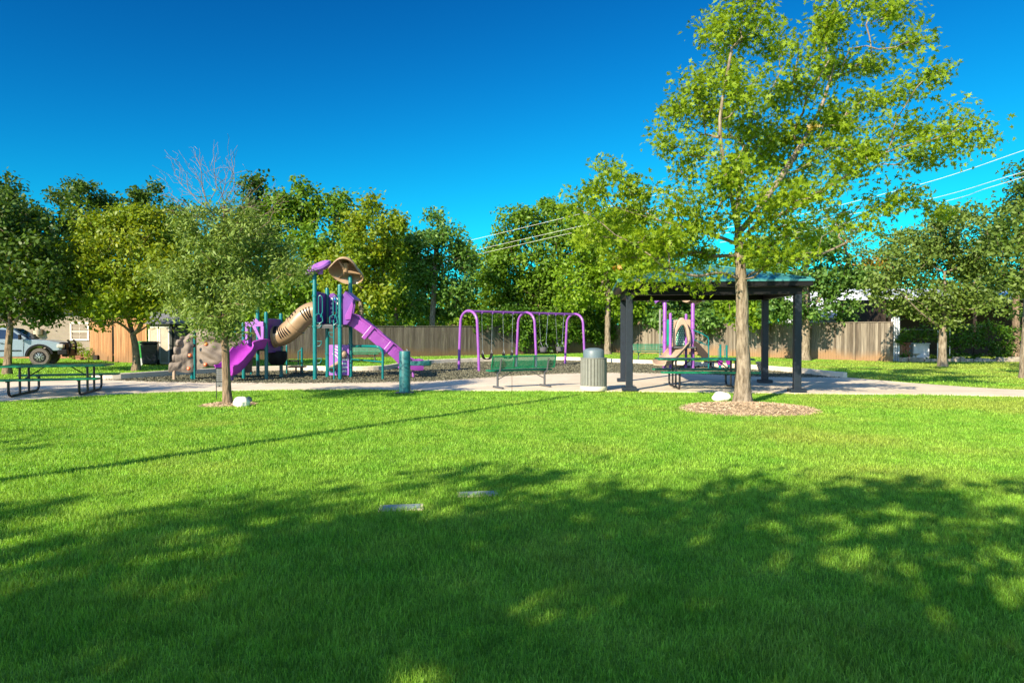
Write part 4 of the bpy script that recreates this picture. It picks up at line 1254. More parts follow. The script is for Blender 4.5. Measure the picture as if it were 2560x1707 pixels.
mb.box((0.0, -0.0125, 0.312), (0.03, 0.002, 0.02))
mb.build('print_lines', M['black_tube'], t)

def rock(name, label, c, r, seed, m):
    import bmesh
    bm = bmesh.new(); bmesh.ops.create_icosphere(bm, subdivisions=4, radius=1)
    for v in bm.verts:
        p = v.co.copy()
        f = 1 + 0.22 * noise.noise(p * 1.1 + Vector((seed, 0, 0))) + 0.07 * noise.noise(p * 3.1 + Vector((0, seed, 0)))
        v.co = Vector((p.x * r[0], p.y * r[1], p.z * r[2])) * f
    me = bpy.data.meshes.new(name); bm.to_mesh(me); bm.free()
    me.polygons.foreach_set("use_smooth", [True] * len(me.polygons)); me.materials.append(m)
    o = bpy.data.objects.new(name, me); COL.objects.link(o); o.location = c
    return tag(o, label, 'rock', 'white rocks by the tree trunks')
rk = rock('rock', 'white rock right of the small tree trunk', G(604, 1017) + V(0, 0, 0.085), (0.155, 0.12, 0.12), 4, M['boulder'])
rk = rock('rock', 'white rock lying left of the large oak trunk', G(1802, 1003) + V(0, 0, 0.095), (0.19, 0.13, 0.115), 9, M['boulder'])
rk = rock('rock', 'small dark stone beside the white rock of the small tree', G(617, 1008) + V(0.02, 0.05, 0.05), (0.07, 0.08, 0.09), 2, M['lowwall'])
del rk['group']
bpy.data.objects['rock'].rotation_euler = (0, R(10), R(20))

# ------------------------------------------------------------------ swing set
def G0(x, y): return G(x, y)
Sa, Sb = G(1172, 927.5), G(1437, 912)
ax = (Sb - Sa); SL = ax.length; ang = math.atan2(ax.y, ax.x)
ss = thing('swing_set', 'purple arched steel swing frame with three arches', 'swing set', Sa, ang)
SH = 2.27; AR = 0.46
for i, u in enumerate((0, SL / 2, SL)):
    mb = MB()
    r_ = AR
    path = [V(u, -0.55, 0), V(u, -0.53, 0.6), V(u, -AR, SH - AR)] + [V(u, -AR * math.cos(R(a)), SH - AR + AR * math.sin(R(a))) for a in range(12, 180, 12)] + [V(u, AR, SH - AR), V(u, 0.53, 0.6), V(u, 0.55, 0)]
    mb.tube(path, 0.052, 14); mb.build('arch', M['purple'], ss)
mb = MB(); mb.tube([V(-0.02, 0, SH - 0.02), V(SL + 0.02, 0, SH - 0.02)], 0.048, 14); bm_ = mb.build('top_bar', M['purple'], ss)
def swing(label, u, kind):
    loc = Sa + Matrix.Rotation(ang, 3, 'Z') @ V(u, 0, 0)
    grp = 'belt swings' if kind == 'belt' else 'bucket swings'
    seat_z = 0.50 if kind == 'belt' else 0.72
    t = thing('swing', label, 'swing', loc, ang, grp)
    sp = 0.24 if kind == 'belt' else 0.17; hs_ = 0.29
    for s in (-1, 1):
        mb = MB(); mb.tube([V(s * hs_, 0, SH - 0.09), V(s * hs_, 0, SH - 0.02)], 0.06, 10); mb.build('hanger', M['purple'], t)
        # chain: short links turned by 90 degrees in turn
        mb = MB(); a, b = V(s * hs_, 0, SH - 0.09), V(s * sp, 0, seat_z + 0.26)
        n = 44; d = (b - a) / n
        for k in range(n):
            p, q = a + d * (k - 0.15), a + d * (k + 1.15)
            if k % 2: mb.bar(p, q, 0.02, 0.005)
            else: mb.bar(p, q, 0.005, 0.02)
        mb.build('chain', M['steel'], t)
        mb = MB()
        if kind == 'belt': mb.tube([V(s * sp, 0, seat_z + 0.27), V(s * sp, -0.05, seat_z + 0.12), V(s * sp, 0.05, seat_z + 0.12), V(s * sp, 0, seat_z + 0.27)], 0.01, 6)
        else: mb.tube([V(s * sp, 0, seat_z + 0.30), V(s * sp, -0.11, seat_z + 0.10), V(s * sp, 0.11, seat_z + 0.10), V(s * sp, 0, seat_z + 0.30)], 0.008, 6)
        mb.build('bracket', M['steel'], t)
    mb = MB()
    if kind == 'belt':
        path = [V(-sp, 0, seat_z + 0.14), V(-sp * 0.95, 0, seat_z + 0.03), V(-sp * 0.6, 0, seat_z - 0.06), V(0, 0, seat_z - 0.09), V(sp * 0.6, 0, seat_z - 0.06), V(sp * 0.95, 0, seat_z + 0.03), V(sp, 0, seat_z + 0.14)]
        mb.sweep(smooth_path(path, 4), [(-0.07, -0.01), (0.07, -0.01), (0.07, 0.012), (-0.07, 0.012)], up=(0, 1, 0.001) if False else (0, 0.001, 1), smooth=False)
        mb.build('belt_seat', M['black'], t)
    else:
        m_ = Matrix.Scale(1.0, 3)
        mb.lathe((0, 0, seat_z - 0.12), [(0.07, 0), (0.13, 0.03), (0.155, 0.10), (0.165, 0.22), (0.15, 0.225), (0.13, 0.12), (0.0, 0.06)], 20)
        mb.build('bucket_seat', M['bucketgrey'], t)
M['bucketgrey'] = mat('grey_bucket_rubber', (0.10, 0.10, 0.11), 0.5)
swing('belt swing nearest the left arch of the swing set', SL * 0.5 * 0.30, 'belt')
swing('belt swing next to the middle arch', SL * 0.5 * 0.66, 'belt')
swing('grey bucket swing just right of the middle arch', SL * 0.5 * 1.335, 'bucket')
swing('grey bucket swing next to the right arch', SL * 0.5 * 1.67, 'bucket')

# ------------------------------------------------------------------ play structure one
P1 = Vector((-6.0, 21.0, 0))
ps = thing('play_structure', 'large teal and purple play structure with tube slide, wave slide and climbing wall', 'play structure', P1)
def post_geo(p, h, r=0.062, collars=()):
    mb = MB(); mb.lathe(p, [(r, -0.02), (r, h - 0.05), (r * 0.85, h - 0.015), (r * 0.4, h)], 18)
    for z in collars: mb.lathe(p + V(0, 0, z), [(r + 0.002, 0), (r + 0.018, 0.004), (r + 0.018, 0.05), (r + 0.002, 0.054)], 18)
    return mb
pA, pC, pB, pD = V(-6.05, 20.95, 0), V(-5.28, 20.95, 0), V(-5.95, 22.0, 0), V(-5.20, 22.0, 0)
for p, h, cl in ((pA, 3.27, (1.62, 2.56)), (pC, 2.94, (1.62, 2.56)), (pB, 2.9, (0.75, 1.62, 2.5)), (pD, 3.3, (0.75, 1.05, 1.62))):
    post_geo(p - P1, h, collars=cl).build('post', M['teal'], ps)
dc = (pA + pC + pB + pD) / 4 - P1
DZ = 1.69
mb = MB(); mb.box((dc.x, dc.y, DZ - 0.03), (0.86, 1.12, 0.05)); mb.box((dc.x, dc.y - 0.53, DZ - 0.04), (0.66, 0.03, 0.12)); mb.build('deck', M['deckgrey'] if 'deckgrey' in M else M['grey_steel'], ps, bevel=0.006)
def rel(p): return p - P1
def xz_plate(pts_px, D, th, name, m, parent, org, bevel=0.012):
    """upright plate facing the camera, outline given as pixels at distance D"""
    vs = [W(x, y, D) for x, y in pts_px]
    k = len(vs)
    mb = MB()
    f = [v - org - V(0, th / 2, 0) for v in vs]; b_ = [v - org + V(0, th / 2, 0) for v in vs]
    mb.add(f + b_, [tuple(range(k)), tuple(range(k, 2 * k))[::-1]] + [(i, i + k, (i + 1) % k + k, (i + 1) % k) for i in range(k)])
    return mb.build(name, m, parent, bevel=bevel)
# panel on the left of the deck where the tube slide starts
mb = MB(); mb.box((-0.0, 0.5, 2.22), (0.05, 0.92, 1.0)); mb.build('tube_entry_panel', M['violet'], ps, bevel=0.03)
# back panel with white squares, blue ball and orange counter
pn = xz_plate([(822, 812), (822, 742), (826, 734), (834, 733), (843, 738), (850, 734), (866, 736), (870, 745), (870, 812)], 22.0, 0.05, 'game_panel', M['violet'], ps, P1)
mb = MB()
for i in range(6):
    for j in range(2): mb.box(rel(W(829 + j * 14 + (i % 2) * 2, 748 + i * 11, 21.965)), (0.075, 0.012, 0.075))
mb.build('white_squares', M['white'], pn)
mb = MB(); mb.lathe(rel(W(837, 748, 21.93)), [(0.0, -0.05), (0.045, -0.03), (0.055, 0), (0.045, 0.03), (0, 0.05)], 14); mb.build('blue_ball', M['blue'], pn)
mb = MB(); mb.box(rel(W(836.5, 783, 21.93)), (0.07, 0.06, 0.09)); mb.build('orange_block', M['orange'], pn, bevel=0.01)
mb = MB(); mb.box(rel(W(823, 800, 21.9)), (0.05, 0.3, 0.16)); mb.build('tan_step', M['tan_pale'], ps, bevel=0.01)
# hood over the wave slide
hood = [(856, 812), (855, 742), (863, 729), (884, 749), (884.5, 764), (878, 800), (868, 812)]
xz_plate(hood, 21.0, 0.05, 'slide_hood_side', M['violet'], ps, P1, 0.02)
xz_plate([(x + 4, y + 1) for x, y in hood], 21.98, 0.05, 'slide_hood_side', M['violet'], ps, P1, 0.02)
xz_plate([(862, 790), (872, 770), (881, 752), (883.5, 764), (877, 798), (864, 800)], 20.955, 0.03, 'hood_trim', M['slide_purple'], ps, P1, 0.01)
mb = MB(); a_, b_ = rel(W(862, 731, 21.05)), rel(W(884, 751, 21.05))
mb.add([a_, b_, b_ + V(0, 0.9, 0), a_ + V(0, 0.9, 0), a_ + V(0, 0, 0.05), b_ + V(0.02, 0, 0.05), b_ + V(0.02, 0.9, 0.05), a_ + V(0, 0.9, 0.05)], [(0, 3, 2, 1), (4, 5, 6, 7), (0, 1, 5, 4), (1, 2, 6, 5), (2, 3, 7, 6), (3, 0, 4, 7)]); mb.build('hood_top', M['lilac'], ps, bevel=0.015)
# wave slide
def slide(path, wd, wall, m, parent, name, th=0.04, flare_=0.03, sides=None, lip=0.05):
    h = wall
    prof = [(-wd / 2 - flare_ - lip, h - 0.03), (-wd / 2 - flare_ - lip, h), (-wd / 2 - flare_, h + 0.012), (-wd / 2, h * 0.35), (-wd / 2 + 0.05, 0.03), (-wd / 4, 0.0), (wd / 4, 0.0), (wd / 2 - 0.05, 0.03), (wd / 2, h * 0.35),
            (wd / 2 + flare_, h + 0.012), (wd / 2 + flare_ + lip, h), (wd / 2 + flare_ + lip, h - 0.03), (wd / 2 + flare_ + 0.01, h - 0.03), (wd / 2 + th, h * 0.3), (wd / 2 - 0.02, -th), (-wd / 2 + 0.02, -th), (-wd / 2 - th, h * 0.3), (-wd / 2 - flare_ - 0.01, h - 0.03)]
    mb = MB(); mb.sweep(path, prof); return mb.build(name, m, parent)
wp = smooth_path([rel(W(862, 806, 21.45)), rel(W(884, 810, 21.48)), rel(W(915, 830, 21.5)), rel(W(948, 858, 21.55)), rel(W(975, 880, 21.6)), rel(W(1000, 905, 21.7)), rel(W(1030, 921, 21.8)), rel(W(1056, 921, 21.9))], 6)
ws = slide(wp, 0.44, 0.30, M['slide_purple'], ps, 'wave_slide')
mb = MB()
for i in range(5, len(wp) - 10):
    p = wp[i]; d = (wp[i + 1] - wp[i - 1]).normalized(); sx = d.cross(V(0, 0, 1)).normalized(); u = sx.cross(d)
    big = (i % 9 == 4)
    for o_ in ([0.0, 0.5] if not big else [0.0]):
        c = p + (wp[i + 1] - p) * o_ + sx * (0.29) + u * 0.08
        mb.bar(c - u * (0.17 if not big else 0.27), c + u * (0.15 if not big else 0.2), 0.035 if not big else 0.12, 0.08 if not big else 0.13, up=d)
mb.build('side_ribs', M['slide_purple'], ws, bevel=0.012)
mb = MB(); q = G(1033, 944) - P1; mb.tube([q, q + V(0, 0, 0.34)], 0.045, 12); mb.box((q.x, q.y, 0.36), (0.3, 0.3, 0.06)); mb.build('slide_leg', M['purple'], ps)
# tube slide
tpts = smooth_path([rel(W(792, 779, 21.5)), rel(W(776, 782, 21.5)), rel(W(756, 795, 21.5)), rel(W(738, 815, 21.5)), rel(W(720, 830, 21.55)), rel(W(702, 839, 21.58)), rel(W(687, 841, 21.58))], 7)
mb = MB(); mb.tube(tpts, 0.325, 28); ts = mb.build('tube_slide', M['tan'], ps)
mb = MB()
for i in (0, 21, len(tpts) - 1):
    p = tpts[i]; d = (tpts[min(i + 1, len(tpts) - 1)] - tpts[max(i - 1, 0)]).normalized()
    mb.tube([p - d * 0.03, p + d * 0.03], 0.355, 28)
mb.build('flange', M['tan'], ts)
mb = MB()
for i0, i1, ph0, ph1 in ((5, 12, 200, 262), (14, 19, 150, 190), (24, 33, 170, 250), (35, 40, 160, 215)):
    for i in range(i0, i1, 2):
        p = tpts[i]; d = (tpts[i + 1] - tpts[i - 1]).normalized(); e1 = V(0, 0, 1) - d * d.z; e1.normalize(); e2 = d.cross(e1)
        pts = []
        for k in range(7):
            a = R(-(ph0 + (ph1 - ph0) * k / 6) + 270)
            # facing the camera (-y) side
            v_ = (V(0, -1, 0) - d * (-d.y)).normalized() * math.cos(a - R(40)) + e1 * math.sin(a - R(40))
            pts.append(p + v_ * 0.318)
        mb.tube(pts, 0.026, 6)
mb.build('slots', M['black'], ts)
# lower tower
def pp(px, py, top, r=0.055, cl=()):
    b_ = G(px, py); h = (py - top) / (F / b_.y)
    o = post_geo(b_ - P1, h, r, cl).build('post', M['teal'], ps); return b_
l1 = pp(666, 949.5, 779, cl=(0.95, 1.75)); l2 = pp(703, 944, 783, cl=(0.95, 1.75)); l3 = pp(645, 941, 758, cl=(0.95,)); l4 = pp(609.5, 948.4, 806, cl=(0.95, 1.5)); l5 = pp(587, 945.5, 818)
l6 = pp(628, 938, 815, 0.03); l7 = pp(717, 935, 862, 0.03)
mb = MB(); LD = 0.95
mb.add([rel(l4) + V(0, 0, LD - 0.06), rel(l1) + V(0, 0, LD - 0.06), rel(l2) + V(0, 0, LD - 0.06), rel(l3) + V(-0.3, 0.5, LD - 0.06), rel(l4) + V(0, 0, LD), rel(l1) + V(0, 0, LD), rel(l2) + V(0, 0, LD), rel(l3) + V(-0.3, 0.5, LD)],
    [(0, 3, 2, 1), (4, 5, 6, 7), (0, 1, 5, 4), (1, 2, 6, 5), (2, 3, 7, 6), (3, 0, 4, 7)]); mb.build('deck', M['grey_steel'], ps)
mb = MB(); e1_, e2_ = rel(l1), rel(l2); dv = (e2_ - e1_).normalized()
mb.bar(e1_ + dv * 0.06 + V(0, 0, 1.36), e2_ - dv * 0.06 + V(0, 0, 1.36), 0.05, 1.06); mb.build('tube_exit_panel', M['violet'], ps, bevel=0.02)
ap = xz_plate([(613, 805), (659, 804), (659, 816), (613, 817)], 20.95, 0.06, 'slide_arch', M['lilac'], ps, P1, 0.012)
for pts in ([(613, 816), (621, 816), (619, 840), (622, 858), (614, 860)], [(652, 816), (660, 816), (659, 858), (652, 857), (653, 838)], [(631, 816), (640, 816), (658, 856), (652, 857)], [(632, 800), (640, 795), (648, 804), (640, 806)]):
    xz_plate(pts, 20.94, 0.05, 'arch_leg', M['lilac'], ap, P1, 0.008)
sp_ = smooth_path([rel(W(648, 870, 21.2)), rel(W(636, 869, 21.0)), rel(W(622, 878, 20.85)), rel(W(606, 899, 20.6)), rel(W(592, 917, 20.4)), rel(W(577, 930, 20.2)), rel(W(562, 935, 20.0))], 6)
slide(sp_, 0.6, 0.26, M['magenta'], ps, 'short_slide', flare_=0.05)
mb = MB(); q = G(580, 953) - P1; mb.tube([q, q + V(0, 0, 0.22)], 0.045, 12); mb.build('slide_leg', M['purple'], ps)
# ladder left of the short slide
mb = MB()
for z in (0.3, 0.55, 0.8, 1.05, 1.3): mb.tube([rel(l5) + V(0, 0, z), rel(l4) + V(0, 0, z)], 0.018, 8)
mb.build('ladder_rungs', M['teal'], ps)
# black drum seat under the lower deck
mb = MB(); c = rel(W(693, 893, 21.9)); mb.lathe(c, [(0.0, -0.26), (0.2, -0.24), (0.3, -0.08), (0.31, 0.1), (0.28, 0.2)], 24); mb.build('drum_seat', M['black'], ps)
# roofs
def canopy(c, r, lobes, tilt, m, parent, name, rz=0, squash=1.0, wave=0.14, droop=0.2, ribs=True):
    mb = MB(); n, rings = 60, 9
    vt, vb = [], []
    def sh(f, a, off):
        e = 1 + 0.10 * math.cos(lobes * a)
        z = -droop * f ** 2 + wave * f ** 2 * math.cos(lobes * a) + (0.05 - 0.05 * f ** 8)
        return (r * f * e * math.cos(a), r * squash * f * e * math.sin(a), z + off)
    vs = []
    for off in (0.0, -0.055):
        vs.append(sh(0.0001, 0, off))
        for k in range(1, rings + 1):
            for j in range(n): vs.append(sh(k / rings * (1 if off == 0 else 0.97), 2 * math.pi * j / n, off * (1 if k < rings else 1.6)))
    half = 1 + rings * n; fs = []
    for b_, flip in ((0, False), (half, True)):
        for j in range(n):
            f = (b_, b_ + 1 + j, b_ + 1 + (j + 1) % n); fs.append(f[::-1] if flip else f)
        for k in range(rings - 1):
            for j in range(n):
                a0_, a1_ = b_ + 1 + k * n + j, b_ + 1 + k * n + (j + 1) % n
                f = (a0_, a0_ + n, a1_ + n, a1_); fs.append(f[::-1] if flip else f)
    for j in range(n):
        a0_, a1_ = 1 + (rings - 1) * n + j, 1 + (rings - 1) * n + (j + 1) % n
        fs.append((a0_, a0_ + half, a1_ + half, a1_))
    mt = Matrix.Translation(c) @ Matrix.Rotation(tilt[1], 4, 'Y') @ Matrix.Rotation(tilt[0], 4, 'X') @ Matrix.Rotation(rz, 4, 'Z')
    mb.add(vs, fs, True, mt)
    for k in range(3 if ribs else 0):     # moulded ribs from the socket to the rim
        a = R(90 + 120 * k)
        q1 = V(*sh(0.9, a, -0.06)); q0 = V(0, 0, -0.27)
        path = [q0, q0.lerp(q1, 0.3) + V(0, 0, 0.01), q0.lerp(q1, 0.65) + V(0, 0, 0.01), q1]
        mb.tube([mt @ p for p in smooth_path(path, 3)], 0.05, 8, radii=[0.065 - 0.05 * i / 9 for i in range(10)])
    mb.lathe(mt @ V(0, 0, -0.3), [(0.075, 0), (0.095, 0.18), (0.13, 0.28)], 16)
    return mb.build(name, m, parent)
canopy(rel(W(870, 664, 21.95)), 0.56, 3, (R(-40), R(8)), M['tan'], ps, 'canopy', R(35), 0.95, wave=0.05, droop=0.26)
canopy(rel(W(789, 664, 20.95)), 0.43, 3, (R(4), R(-27)), M['lilac'], ps, 'canopy', R(0), 0.85, wave=0.03, droop=0.10, ribs=False)
# grab loops at the two climber entries
def loop(px0, px1, y0, y1, D, hook):
    a = rel(W(px0, y0, D)); b_ = rel(W(px1, y0, D)); lo_ = rel(W(px0, y1, D)); h = a.z - lo_.z; w_ = b_.x - a.x
    r_ = abs(w_) / 2; s = 1 if w_ > 0 else -1
    path = [a + V(0, 0, -h + 0.12)] + [a + V(0, 0, -0.06), a + V(0.02 * s, 0, -0.02), a + V(0.06 * s, 0, 0)] + [b_ + V(-0.08 * s, 0, 0), b_ + V(-0.02 * s, 0, -0.04), b_ + V(0, 0, -0.12)] + [b_ + V(0, 0, -h + 0.16), b_ + V(-0.04 * s, 0, -h + 0.06), b_ + V(-w_ * 0.5, 0, -h)]
    mb = MB(); mb.tube(path, 0.017, 8)
    if hook: mb.tube([lo_ + V(-0.1 * s, 0, -0.15), lo_ + V(-0.1 * s, 0, 0.05), lo_ + V(0, 0, 0.12), lo_ + V(0.1 * s, 0, 0.05), lo_ + V(0.13 * s, 0, -0.12), lo_ + V(0.02 * s, 0, -0.2)], 0.016, 8)
    mb.build('grab_loop', M['teal'], ps)
loop(796.5, 806, 738, 793, 20.85, True)
loop(833, 841, 740, 796, 20.85, True)
mb = MB(); q = G(835, 950.5) - P1; mb.tube([q, V(q.x, q.y, 1.85)], 0.024, 10); mb.build('climber_pole', M['teal'], ps)
def dring(px, y, D, s, sz=0.14):
    a = rel(W(px, y, D)); mb = MB()
    pts = [a + V(0, 0, 0.06), a + V(s * sz, 0, 0.06)] + [a + V(s * (sz * 0.25 + sz * 0.75 * math.cos(R(t_))), 0, 0.06 - 0.15 * math.sin(R(t_))) for t_ in (20, 50, 80)] + [a + V(0, 0, -0.09)]
    mb.tube(pts, 0.014, 8); mb.build('foot_ring', M['teal'], ps)
for y in (812, 858, 901): dring(793, y, 20.9, 1)
for px, y, s in ((833, 836, -1), (833, 924, -1)): dring(px, y, 20.9, s)
# ground level activity panel
gp = xz_plate([(823, 938), (823, 862), (873, 862), (873, 938)], 21.93, 0.05, 'activity_panel', M['lilac'], ps, P1, 0.01)
mb = MB()
for k in range(4):
    r_ = 0.3 + 0.1 * k; c = rel(W(824, 905, 21.89))
    pts = [c + V(r_ * math.cos(R(a)), 0, r_ * math.sin(R(a)) * 0.85 + 0.02) for a in range(8, 80, 9)]
    for a, b_ in zip(pts[:-1], pts[1:]):
        if b_.x < rel(W(871, 0, 21.9)).x and b_.x > c.x: mb.bar(a, b_, 0.004, 0.035, up=(0, 0, 1)) if False else mb.tube([a, b_], 0.014, 5)
for k in range(4): mb.box(rel(W(862 - k % 2 * 2, 899 + k * 9.5, 21.9)), (0.16, 0.008, 0.06))
mb.build('white_stripes', M['white'], gp)
mb = MB(); c = rel(W(858, 886, 21.85)); mb.lathe(c, [(0.13, 0), (0.12, 0.06), (0.07, 0.11), (0, 0.13)], 18, Matrix.Rotation(R(90), 3, 'X')); mb.build('bubble', M['tan_pale'], gp)
mb = MB(); c = rel(W(841, 914, 21.8)); mb.tube([c + V(0.05, 0.1, 0.08), c, c + V(-0.1, -0.15, -0.1)], 0.12, 18, radii=[0.08, 0.1, 0.12]); mb.build('talk_tube', M['tan_pale'], gp)
mb = MB(); c = rel(W(831, 924, 21.62)); mb.lathe(c, [(0.1, 0), (0.1, 0.02)], 18, Matrix.Rotation(R(90), 3, 'X')); mb.build('tube_mouth', M['black'], gp)
# turning bar from the back post
mb = MB(); a = rel(pD) + V(0, 0, 1.02); e = G(957, 949) - P1
mb.tube(smooth_path([a, V(e.x - 0.3, e.y + 0.1, 1.03), V(e.x - 0.08, e.y, 0.98), V(e.x, e.y, 0.82), V(e.x, e.y, 0.4), e], 5), 0.04, 10); mb.build('turning_bar', M['teal'], ps)
mb = MB(); mb.tube([a + V(0, 0, -0.42), V(e.x, e.y, 0.55)], 0.022, 8); mb.build('turning_bar', M['teal'], ps)
# climbing wall: two curved rock panels with stepped left edge
def rock_panel(name, a, b_, ztop, zlow, seed, curve=0.12, amp=1.0, steps=None):
    nx, nz = 46, 34
    a, b_ = Vector(a), Vector(b_); d = (b_ - a); L = d.length; d.normalize(); nrm = V(d.y, -d.x, 0)
    vs = []
    for side in (1, -1):
        for j in range(nz + 1):
            for i in range(nx + 1):
                u, v = i / nx, j / nz
                zt = ztop(u); zb = zlow(u); z = zb + (zt - zb) * v
                p = a + d * (L * u) + nrm * (curve * math.sin(math.pi * u))
                # rounded layered rock
                n1 = noise.noise(Vector((u * 2.4 + seed, z * 2.4, 0))); n2 = noise.noise(Vector((u * 6 + seed, z * 5, 3)))
                n3 = abs(noise.noise(Vector((u * 3 + seed, z * 3.4, 9))))
                edge = min(1, min(u, 1 - u) * 9) * min(1, min(v, 1 - v) * 8)
                off = (0.05 + 0.15 * n1 + 0.04 * n2 + 0.11 * n3) * edge * amp + 0.035
                wob = 0.03 * noise.noise(Vector((z * 5, seed, u * 2)))
                if steps:
                    k_ = max(q for q in range(len(steps)) if z >= steps[q][0] or q == 0)
                    za, zb_ = steps[k_][0], (steps[k_ + 1][0] if k_ + 1 < len(steps) else 1.6)
                    bul = max(0, math.sin(math.pi * min(1, max(0, (z - za) / (zb_ - za))))) ** 0.35
                    p = p + d * (L * (steps[k_][1] + 0.07 * (1 - bul)) * (1 - u) ** 1.5)
                    off += 0.10 * bul * max(0, 1 - u * 2.2)
                vs.append(p + nrm * (off if side > 0 else (-0.045 if not steps else -0.22 * max(0, 1 - 2 * u) - 0.045)) + V(wob if u in (0, 1) else 0, 0, z))
    h = (nx + 1) * (nz + 1); fs = []
    for s in (0, 1):
        for j in range(nz):
            for i in range(nx):
                q = s * h + j * (nx + 1) + i; f = (q, q + 1, q + nx + 2, q + nx + 1); fs.append(f if s == 0 else f[::-1])
    def k(i, j): return j * (nx + 1) + i
    for i in range(nx):
        fs.append((k(i, 0), k(i, 0) + h, k(i + 1, 0) + h, k(i + 1, 0))); fs.append((k(i, nz), k(i + 1, nz), k(i + 1, nz) + h, k(i, nz) + h))
    for j in range(nz):
        fs.append((k(0, j), k(0, j + 1), k(0, j + 1) + h, k(0, j) + h)); fs.append((k(nx, j), k(nx, j) + h, k(nx, j + 1) + h, k(nx, j + 1)))
    mb = MB(); mb.add([v - P1 for v in vs], fs, True)
    return mb.build(name, M['stone'], ps)
w0, w1, w2 = V(-9.95, 20.35, 0), V(-9.72, 21.0, 0), V(-8.2, 21.55, 0)
w0 = V(-10.42, 20.72, 0)
r1 = rock_panel('rock_wall', w0, w1, lambda u: 1.25 + 0.28 * u + 0.04 * math.sin(u * 9), lambda u: 0.26 + 0.03 * math.sin(u * 7), 3, 0.02, 0.5, steps=[(0.2, 0.0), (0.56, 0.12), (0.80, 0.17), (1.04, 0.27), (1.26, 0.36), (1.42, 0.48)])
r2 = rock_panel('rock_wall', w1, w2, lambda u: 1.52 + 0.07 * math.sin(u * 8 + 1) - 0.55 * max(0, u - 0.55) ** 1.0, lambda u: 0.30 + 0.12 * math.sin(u * 5.5), 7, 0.16)
def hold(px, y, D, m):
    c = rel(W(px, y, D)); mb = MB(); mb.lathe(c, [(0.02, -0.05), (0.05, -0.03), (0.06, 0.01), (0.035, 0.04), (0.0, 0.045)], 7, Matrix.Rotation(R(70), 3, 'X') @ Matrix.Rotation(R(px * 7 % 90), 3, 'Z')); mb.build('hand_hold', m, ps)
for px, y, D, m in ((515, 860, 20.93, 'orange'), (475, 888, 20.66, 'orange'), (514, 911, 20.93, 'orange'), (472, 921, 20.66, 'orange'), (543, 842, 21.1, 'orange'), (555, 862, 21.12, 'orange'), (484, 864, 20.7, 'black'), (527, 884, 21.0, 'black')):
    hold(px, y, D, M[m])
mb = MB(); mb.tube([rel(w1) + V(-0.02, -0.06, 0), rel(w1) + V(-0.02, -0.06, 1.5)], 0.032, 12); mb.tube([rel(w1) + V(-0.14, 0.02, 0), rel(w1) + V(-0.14, 0.02, 0.4)], 0.05, 10); mb.build('post', M['teal'], ps)
mb = MB(); mb.tube([rel(w0) + V(0.16, 0.0, 0), rel(w0) + V(0.16, 0.0, 0.35)], 0.05, 10); mb.build('wall_leg', M['tan_pale'], ps)

# little black play table with teal rails behind the tower
c = G(745, 935)
t = thing('play_table', 'small black play table with teal grab rails behind the slide tower', 'play table', c)
mb = MB(); mb.box((-0.02, 0, 0.26), (0.56, 0.36, 0.05)); mb.build('seat', M['black'], t, bevel=0.015)
mb = MB(); mb.box((-0.2, 0.25, 0.46), (0.34, 0.3, 0.05)); mb.build('tabletop', M['black'], t, bevel=0.015)
for x in (-0.07, 0.1):
    mb = MB(); mb.tube([V(x, 0, 0), V(x, 0, 0.26)], 0.03, 8); mb.build('leg', M['black_tube'], t)
mb = MB(); mb.tube([V(0.05, 0.3, 0), V(0.05, 0.3, 0.92)], 0.04, 10); mb.tube([V(0.05, 0.3, 0.86), V(-0.08, 0.3, 0.78), V(-0.08, 0.3, 0.3)], 0.02, 8); mb.build('grab_rail', M['teal'], t)

# ------------------------------------------------------------------ play structure two (toddler tower behind the pavilion)
P2 = G(1700, 922)
p2 = thing('play_structure', 'small toddler play tower with tan slide and purple posts seen through the pavilion', 'play structure', P2)
def rel2(p): return p - P2
def pp2(px, py, top, r=0.055, m='purple', cl=()):
    b_ = G(px, py); h = (py - top) / (F / b_.y)
    return post_geo(b_ - P2, h, r, cl).build('post', M[m], p2), b_
pp2(1661.6, 923, 756, 0.075, cl=(1.05, 1.9)); pp2(1675.6, 924, 782, cl=(0.85,)); pp2(1714.8, 921, 784, cl=(1.6,)); pp2(1731.6, 922, 757, 0.075, cl=(1.6, 1.9))
mb = MB(); q = rel2(W(1697, 868, 27.2)); mb.box((q.x, q.y + 0.2, q.z), (1.15, 1.2, 0.06)); mb.build('deck', M['grey_steel'], p2)
def plate2(pts, D, th, name, m, parent, bv=0.01): return xz_plate(pts, D, th, name, m, parent, P2, bv)
g1 = plate2([(1690, 864), (1688, 850), (1692, 830), (1700, 816), (1710, 812), (1711, 864)], 27.5, 0.05, 'dotted_panel', M['dotgreen'], p2)
g2 = plate2([(1664, 862), (1664, 798), (1694, 798), (1690, 815), (1684, 862)], 27.7, 0.05, 'dotted_panel', M['dotgreen'], p2)
mb = MB(); rr = random.Random(6)
for i in range(5):
    for j in range(9):
        x, y = 1689.5 + i * 4.6 + (j % 2) * 2.0, 815 + j * 5.6
        if x < 1710 and not (x < 1695 and y < 830): mb.lathe(rel2(W(x, y, 27.465)), [(0.024, 0), (0.024, 0.008)], 8, Matrix.Rotation(R(90), 3, 'X'))
mb.build('white_dots', M['white'], g1)
mb = MB()
for i in range(3):
    for j in range(9): mb.lathe(rel2(W(1679 + i * 4 + (j % 2) * 1.5, 803 + j * 6.2, 27.66)), [(0.024, 0), (0.024, 0.008)], 8, Matrix.Rotation(R(90), 3, 'X'))
mb.build('white_dots', M['white'], g2)
plate2([(1684, 800), (1726, 799), (1726, 822), (1716, 822), (1706, 806), (1694, 815), (1684, 840)], 27.35, 0.05, 'tan_panel', M['tan_pale'], p2)
